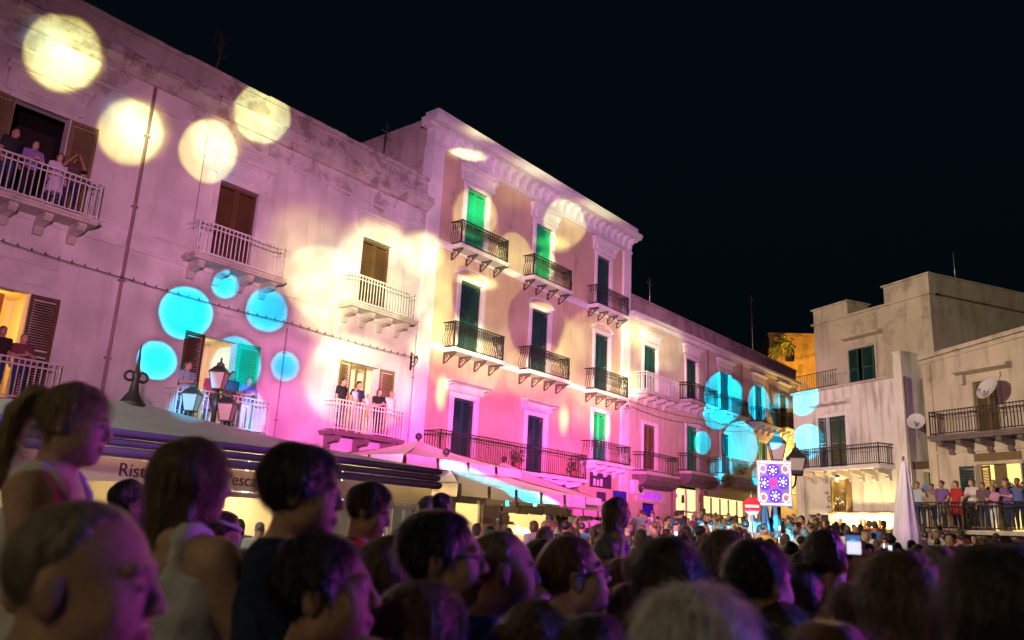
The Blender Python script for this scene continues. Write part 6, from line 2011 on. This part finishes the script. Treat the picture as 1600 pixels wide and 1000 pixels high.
near('dark haired woman behind the man with glasses and the balding man', 742, 846, 3.3, 40, 1, 'long', 'dark', 'violet')
near('tall dark haired man between the dark bob and the thick brown hair', 1096, 846, 3.6, 66, 0, 'short', 'black', 'blue')
near('blond woman between the filming man and the terrace', 1420, 872, 3.0, 66, 1, 'tail', 'blond', 'grey')
near('brown haired boy low in front of the balding man', 838, 930, 2.1, 50, 1, 'thick', 'brown', 'red')
near('dark haired teenager behind the dark bob near the centre', 1010, 852, 3.4, 56, 0, 'short', 'brown', 'teal')
near('grey haired woman between the lifted boy and the long haired girl', 396, 850, 2.9, 48, 1, 'bob', 'grey', 'violet')
near('black haired person at the bottom edge left of the auburn hair', 1190, 966, 1.75, 70, 0, 'bob', 'black', 'navy')

# phone held up by the filming man
q = at(1334, 851, 3.2)
pz = thing('phone', 'bright phone screen held up over the crowd on the right', 'phone', (q.x, q.y, q.z), math.atan2(-q.x, q.y))
MB().box(-0.030, 0.030, 0, 0.009, -0.046, 0.046).build('case', MT['iron'], pz)
MB().box(-0.026, 0.026, -0.0015, -0.0005, -0.036, 0.012).build('screen', EM('phone_screen', (0.80, 0.80, 0.95), 1.0), pz)
MB().box(-0.026, 0.026, -0.0016, -0.0006, 0.0121, 0.036).build('screen', EM('phone_screen_sky', (0.10, 0.18, 0.45), 0.8), pz)
MB().box(-0.010, 0.006, -0.0024, -0.0017, 0.010, 0.020).build('screen_detail', EM('phone_screen_lights', (0.05, 0.35, 1.0), 1.5), pz)

# ---------------------------------------------------------------- figures farther off: a few base figures, copied one by one
shirtobj = M('shirt_by_person', (0.5, 0.5, 0.5), 0.92, 0.15, 10, objcol=True, spec=0.15)


def far_mesh(hair, hc, skin, trous, pose=None, seated=False, seed=0, skirt=False):
    J = standing(pose)
    xs = [j[0] for j in J.values()]; ys = [j[1] for j in J.values()]
    lo, hi = (min(xs) - 0.15, min(ys) - 0.26, -0.05), (max(xs) + 0.15, max(ys) + 0.2, 1.84)
    P, Q, I = [], [], []; n = 0

    def addm(p, q, k):
        nonlocal n
        if len(p):
            P.append(p); Q.append(q + n); I.append(np.full(len(q), k)); n += len(p)
    F = Field(axis(lo[0], hi[0], 0.028, [(0, 0.1, 0.013)]), axis(lo[1], hi[1], 0.028, [(0, 0.13, 0.013)]), axis(lo[2], hi[2], 0.032, [(1.58, 0.14, 0.013)]))
    bulk_prims(F, J, 0.006, 1.0, arm=2.0, tleg=2.0)
    F.cone(J['neck'], (0, 0.005, 1.53), 0.062, 0.055, 0.03)
    head_prims(F, J['head'], rotm(0, 0), fine=False)
    for s in (-1, 1):
        F.ell((s * 0.078, 0.0, 1.572), (0.012, 0.02, 0.033), 0.01)
    for s in ('l', 'r'):
        wv = Vector(J['wr' + s]); d = (wv - Vector(J['el' + s])).normalized()
        F.cone(wv, wv + d * 0.13, 0.034, 0.03, 0.03)
    p, q = F.mesh()
    cz = p[q].mean(1)[:, 2]; cxy = np.abs(p[q].mean(1)[:, 0])
    ids = np.zeros(len(q), int)
    addm(p, q, 0)
    I[-1] = np.where((cz < 0.9) & (cz > 0.12) & (cxy < 0.19), 2, 0)
    F = Field(axis(lo[0], hi[0], 0.028), axis(lo[1], hi[1], 0.028), axis(0.4 if skirt else 0.8, 1.5, 0.028))
    bulk_prims(F, J, 0.026, 1.0, legs=False, arm=0.62)
    if skirt:
        F.cone((0, 0, 1.0), (0, 0, 0.5), 0.14, 0.24, 0.05)
    X, Y, Z = F.coords((slice(None),) * 3)
    F.D = np.maximum(F.D, Z - 1.435 + 0 * X + 0 * Y)
    F.D = np.maximum(F.D, (0.5 if skirt else 0.86) - Z + 0 * X + 0 * Y)
    addm(*F.mesh(), 1)
    p, q = hair_mesh(hair, 0.012, seed)
    if len(p):
        addm(p + np.array(J['head'], np.float32), q, 3)
    return np_mesh('person', np.concatenate(P), np.concatenate(Q), [skin, shirtobj, trous, HC[hc]], np.concatenate(I))


BASE = [far_mesh('short', 'black', SKIN[0], CL['jeans'], None, seed=1), far_mesh('long', 'dark', SKIN[1], CL['black'], HOLD, seed=2),
        far_mesh('crop', 'grey', SKIN[0], CL['beige'], None, seed=3), far_mesh('bob', 'brown', SKIN[1], CL['jeans'], None, seed=4, skirt=True),
        far_mesh('short', 'dark', SKIN[2], CL['navy'], ARMS_UP, seed=5), far_mesh('tail', 'brown', SKIN[1], CL['jeans'], HOLD, seed=6),
        far_mesh('thick', 'black', SKIN[0], CL['grey'], dict(elr=(-0.30, 0.0, 1.14), wrr=(-0.2, -0.06, 0.98), ell=(0.30, 0.0, 1.14), wrl=(0.2, -0.06, 0.98)), seed=7),
        far_mesh('bob', 'blond', SKIN[1], CL['white'], HOLD, seed=8)]
TONES = [(0.55, 0.55, 0.57), (0.6, 0.6, 0.62), (0.05, 0.06, 0.1), (0.03, 0.03, 0.035), (0.35, 0.05, 0.05), (0.08, 0.15, 0.35), (0.4, 0.36, 0.28), (0.12, 0.28, 0.16), (0.45, 0.2, 0.3), (0.55, 0.42, 0.1), (0.25, 0.25, 0.27)]


TNAME = ['white', 'pale', 'navy', 'black', 'red', 'blue', 'beige', 'green', 'pink', 'yellow', 'grey']
LOOK = ['short haired', 'long dark haired', 'grey cropped', 'brown bobbed', 'arm raising', 'ponytailed', 'black haired', 'blond bobbed']


def zone(x, y):
    d = math.hypot(x, y); a = x / max(y, 0.1)
    side = 'beside the marquee' if a < 0.0 else 'left of the light panel' if a < 0.24 else 'right of the light panel' if a < 0.42 else 'below the terrace'
    return side + (', front rows' if d < 14 else ', middle rows' if d < 24 else ', back rows')


LEAN = random.Random(5)


def far_person(k, loc, facing, col, label, height=1.7, group=None):
    o = new_obj('person', BASE[k], None, loc, rad(facing) + math.pi / 2, [height / 1.7] * 3)
    o.color = (*col, 1)
    o.rotation_euler.x = LEAN.gauss(0, 0.035); o.rotation_euler.y = LEAN.gauss(0, 0.035)
    return tag(o, label, 'person', group)


rc = random.Random(21)
spots = []
near_xy = [(o.location.x, o.location.y) for o in bpy.data.objects if o.name.startswith('person') and o.type == 'EMPTY']
Ri = Matrix.Rotation(-AROT, 3, 'Z'); Rc = Matrix.Rotation(-CROT, 3, 'Z')
tries = 0
while len(spots) < 420 and tries < 80000:
    tries += 1
    D = 7.0 + 32 * rc.random() ** 0.7
    px = rc.uniform(820, 1560) if rc.random() < 0.82 else rc.uniform(180, 820)
    q = at(px, 840, D); x, y = q.x, q.y
    la = Ri @ (Vector((x, y, 0)) - A0); lc = Rc @ (Vector((x, y, 0)) - C0)
    if la.y > -0.7 or lc.y > -0.5:
        continue
    if la.x < 7.5 and la.y > -9.0:
        continue
    if lc.x > 4.6 and lc.y > -1.9:
        continue
    if any((x - a) ** 2 + (y - b) ** 2 < 0.28 for a, b in spots + near_xy):
        continue
    spots.append((x, y))
# leave out those whom nearer people hide altogether


def pix(p):
    d = Vector(p) - EYE; z = d.dot(FWD)
    return 800 + FPX * d.dot(RGT) / z, 500 - FPX * d.dot(UPV) / z, z


cover = []
for o in [o for o in bpy.data.objects if o.name.startswith('person') and o.type == 'EMPTY']:
    cover.append(pix(o.location + Vector((0, 0, 1.578 * o.scale.x))))
shown = []
for x, y in sorted(spots, key=lambda s: s[1]):
    hx, hy, hz = pix((x, y, zg(x, y) + 1.62))
    if hx > 1640 or hx < -40 or any(hz > D_ and ((abs(hx - a) < 0.085 * FPX / D_ and hy > b - 0.08 * FPX / D_) or (abs(hx - a) < 0.17 * FPX / D_ and hy > b + 0.22 * FPX / D_)) for a, b, D_ in cover):
        continue
    shown.append((x, y)); cover.append((hx, hy, hz))
spots = shown
for x, y in spots:
    bk = rc.choice((0, 0, 1, 2, 3, 4, 5, 6, 6, 7)); ti = rc.randrange(len(TONES))
    far_person(bk, (x, y, zg(x, y)), rc.gauss(70, 28), TONES[ti], '%s spectator in a %s shirt %s' % (LOOK[bk], TNAME[ti], zone(x, y)), rc.uniform(1.52, 1.82), 'distant crowd in the square')
PHN = MB().box(-0.036, 0.036, 0, 0.009, -0.07, 0.07, 0).box(-0.032, 0.032, -0.003, -0.001, -0.064, 0.064, 1).mesh('phone', [MT['iron'], EM('phone_screen_far', (0.70, 0.85, 1.0), 1.6)])
for k, o in enumerate([o for o in bpy.data.objects if o.name.startswith('person') and o.type == 'MESH' and o.data == BASE[4]][:16]):
    s_ = o.scale.x; v = Matrix.Rotation(o.rotation_euler.z, 3, 'Z') @ Vector((0, -0.46 * s_, 1.60 * s_))
    w = new_obj('phone', PHN, None, o.location + v); w.rotation_euler = (0, 0, o.rotation_euler.z + math.pi)
    tag(w, 'small glowing phone held up by a spectator in the far crowd', 'phone', 'phones held up in the crowd')
# spectators standing higher, in front of the lit shops and by the corner house
for k in range(34):
    px = rc.uniform(1080, 1262) if k < 24 else rc.uniform(1240, 1300)
    D = rc.uniform(33, 37) if px < 1200 else rc.uniform(27, 33)
    q = at(px, 835, D)
    lc = Rc @ (Vector((q.x, q.y, 0)) - C0); la = Ri @ (Vector((q.x, q.y, 0)) - A0)
    if lc.y > -0.4 or la.y > -0.5:
        continue
    bk = rc.choice((0, 1, 2, 3, 5, 6, 7)); ti = rc.randrange(len(TONES))
    far_person(bk, (q.x, q.y, zg(q.x, q.y)), rc.gauss(230, 40), TONES[ti], '%s spectator in a %s shirt facing out before the lit shop fronts' % (LOOK[bk], TNAME[ti]), rc.uniform(1.7, 1.9), 'far rows before the shop fronts')
q = at(1281, 812, 32)
far_person(6, (q.x, q.y, q.z - 1.5), 215, (0.75, 0.55, 0.04), 'man in a yellow shirt with hands on hips before the dark roller door', 1.72)
MB_ = MB().box(-0.6, 0.6, -0.5, 0.5, 0, q.z - 1.5 - zg(q.x, q.y))
st = MB_.build('stone_plinth', MT['stone'], None, (q.x, q.y, zg(q.x, q.y)), CROT); tag(st, 'low stone plinth under the man in the yellow shirt', 'plinth')

# people on the balconies of the white palazzo
HA = -39
for k, (b_, x, y, z, f, col, h, lab) in enumerate((
        (0, -4.35, -0.42, 4.51, HA + 15, (0.02, 0.02, 0.025), 1.72, 'man in a black shirt at the left of the family balcony'),
        (6, -3.72, -0.40, 4.51, HA, (0.03, 0.04, 0.09), 1.72, 'man in a dark shirt holding a child on the family balcony'),
        (1, -2.62, -0.38, 4.51, HA - 10, (0.03, 0.03, 0.03), 1.64, 'dark haired woman in a black top on the family balcony'),
        (2, -2.15, -0.40, 4.51, HA + 5, (0.62, 0.60, 0.58), 1.66, 'man in a white shirt at the right of the family balcony'),
        (5, -9.75, -0.42, 4.06, HA + 10, (0.30, 0.40, 0.55), 1.70, 'person at the left of the balcony with open green shutters'),
        (3, -8.90, -0.40, 4.06, HA, (0.45, 0.10, 0.20), 1.62, 'person in pink behind the lantern on the green shuttered balcony'),
        (0, -8.35, -0.42, 4.06, HA, (0.10, 0.06, 0.10), 1.68, 'dark haired person on the green shuttered balcony'),
        (7, -7.75, -0.42, 4.06, HA - 5, (0.15, 0.20, 0.50), 1.62, 'person at the right of the green shuttered balcony'),
        (0, -15.05, -0.35, 8.78, HA + 20, (0.03, 0.03, 0.04), 1.75, 'tall person in the dark doorway of the upper left balcony'),
        (1, -14.55, -0.40, 8.78, HA, (0.30, 0.18, 0.50), 1.60, 'person in violet leaning on the upper left balcony'),
        (3, -13.95, -0.40, 8.78, HA - 10, (0.55, 0.48, 0.62), 1.52, 'child in pale lilac on the upper left balcony'),
        (4, -13.55, -0.40, 8.78, HA - 10, (0.10, 0.06, 0.06), 1.62, 'person with raised arms at the right of the upper left balcony'),
        (0, -14.35, -0.35, 4.06, HA, (0.05, 0.03, 0.03), 1.66, 'dark figure against the orange lit window at the left edge'),
        (5, -13.85, -0.40, 4.06, HA, (0.20, 0.06, 0.08), 1.58, 'person at the right of the orange lit window balcony'))):
    far_person(b_, WA(x, y, z), f, col, lab, h)
for x, z, col, lab in ((-3.98, 5.62, (0.35, 0.40, 0.60), 'baby in pale blue held up on the family balcony'), (-3.38, 5.50, (0.55, 0.55, 0.58), 'baby in striped clothes held on the family balcony')):
    far_person(2, WA(x, -0.72, z - 0.45), HA, col, lab, 0.78)
# people along the terrace on the right
HE = 202
for k, (b_, x, y, f, col, h, lab) in enumerate((
        (0, 5.35, -1.35, HE + 10, (0.45, 0.48, 0.58), 1.72, 'man in a pale shirt at the left end of the crowded terrace'),
        (6, 6.15, -1.30, HE, (0.20, 0.10, 0.30), 1.72, 'man in a violet striped shirt, second along the crowded terrace'),
        (3, 6.85, -1.35, HE - 5, (0.45, 0.04, 0.04), 1.70, 'woman in a red dress on the crowded terrace'),
        (1, 7.50, -1.30, HE, (0.60, 0.55, 0.62), 1.74, 'woman with long dark hair and white top on the terrace'),
        (2, 7.95, -0.95, HE + 8, (0.04, 0.04, 0.05), 1.74, 'man in black behind the long haired woman on the terrace'),
        (7, 8.30, -1.38, HE, (0.55, 0.25, 0.50), 1.50, 'girl in a pink dress on the crowded terrace'),
        (5, 8.75, -1.20, HE - 8, (0.22, 0.10, 0.38), 1.70, 'person in purple near the right edge of the terrace'),
        (0, 8.35, -0.70, HE + 5, (0.10, 0.09, 0.10), 1.80, 'tall man at the back of the crowded terrace'),
        (4, 9.20, -1.35, HE, (0.10, 0.14, 0.40), 1.72, 'person in blue cut off by the right edge of the terrace'),
        (4, 5.75, -1.0, HE - 6, (0.35, 0.30, 0.25), 1.66, 'person with raised arms behind the first two men on the terrace'),
        (7, 6.5, -0.95, HE + 12, (0.50, 0.45, 0.40), 1.58, 'blond woman behind the red dress on the crowded terrace'),
        (2, 7.15, -0.85, HE, (0.12, 0.20, 0.30), 1.78, 'grey haired man behind the red dress on the crowded terrace'),
        (0, 8.05, -1.5, HE + 14, (0.14, 0.10, 0.12), 1.60, 'boy in dark clothes beside the girl in the pink dress'),
        (1, 8.98, -0.8, HE - 10, (0.45, 0.12, 0.15), 1.64, 'dark haired woman behind the person in purple on the terrace'),
        (6, 9.6, -1.0, HE, (0.3, 0.1, 0.1), 1.7, 'last person along the terrace beyond the girl in pink'))):
    far_person(b_, WC(x, y, 2.49), f, col, lab, h)
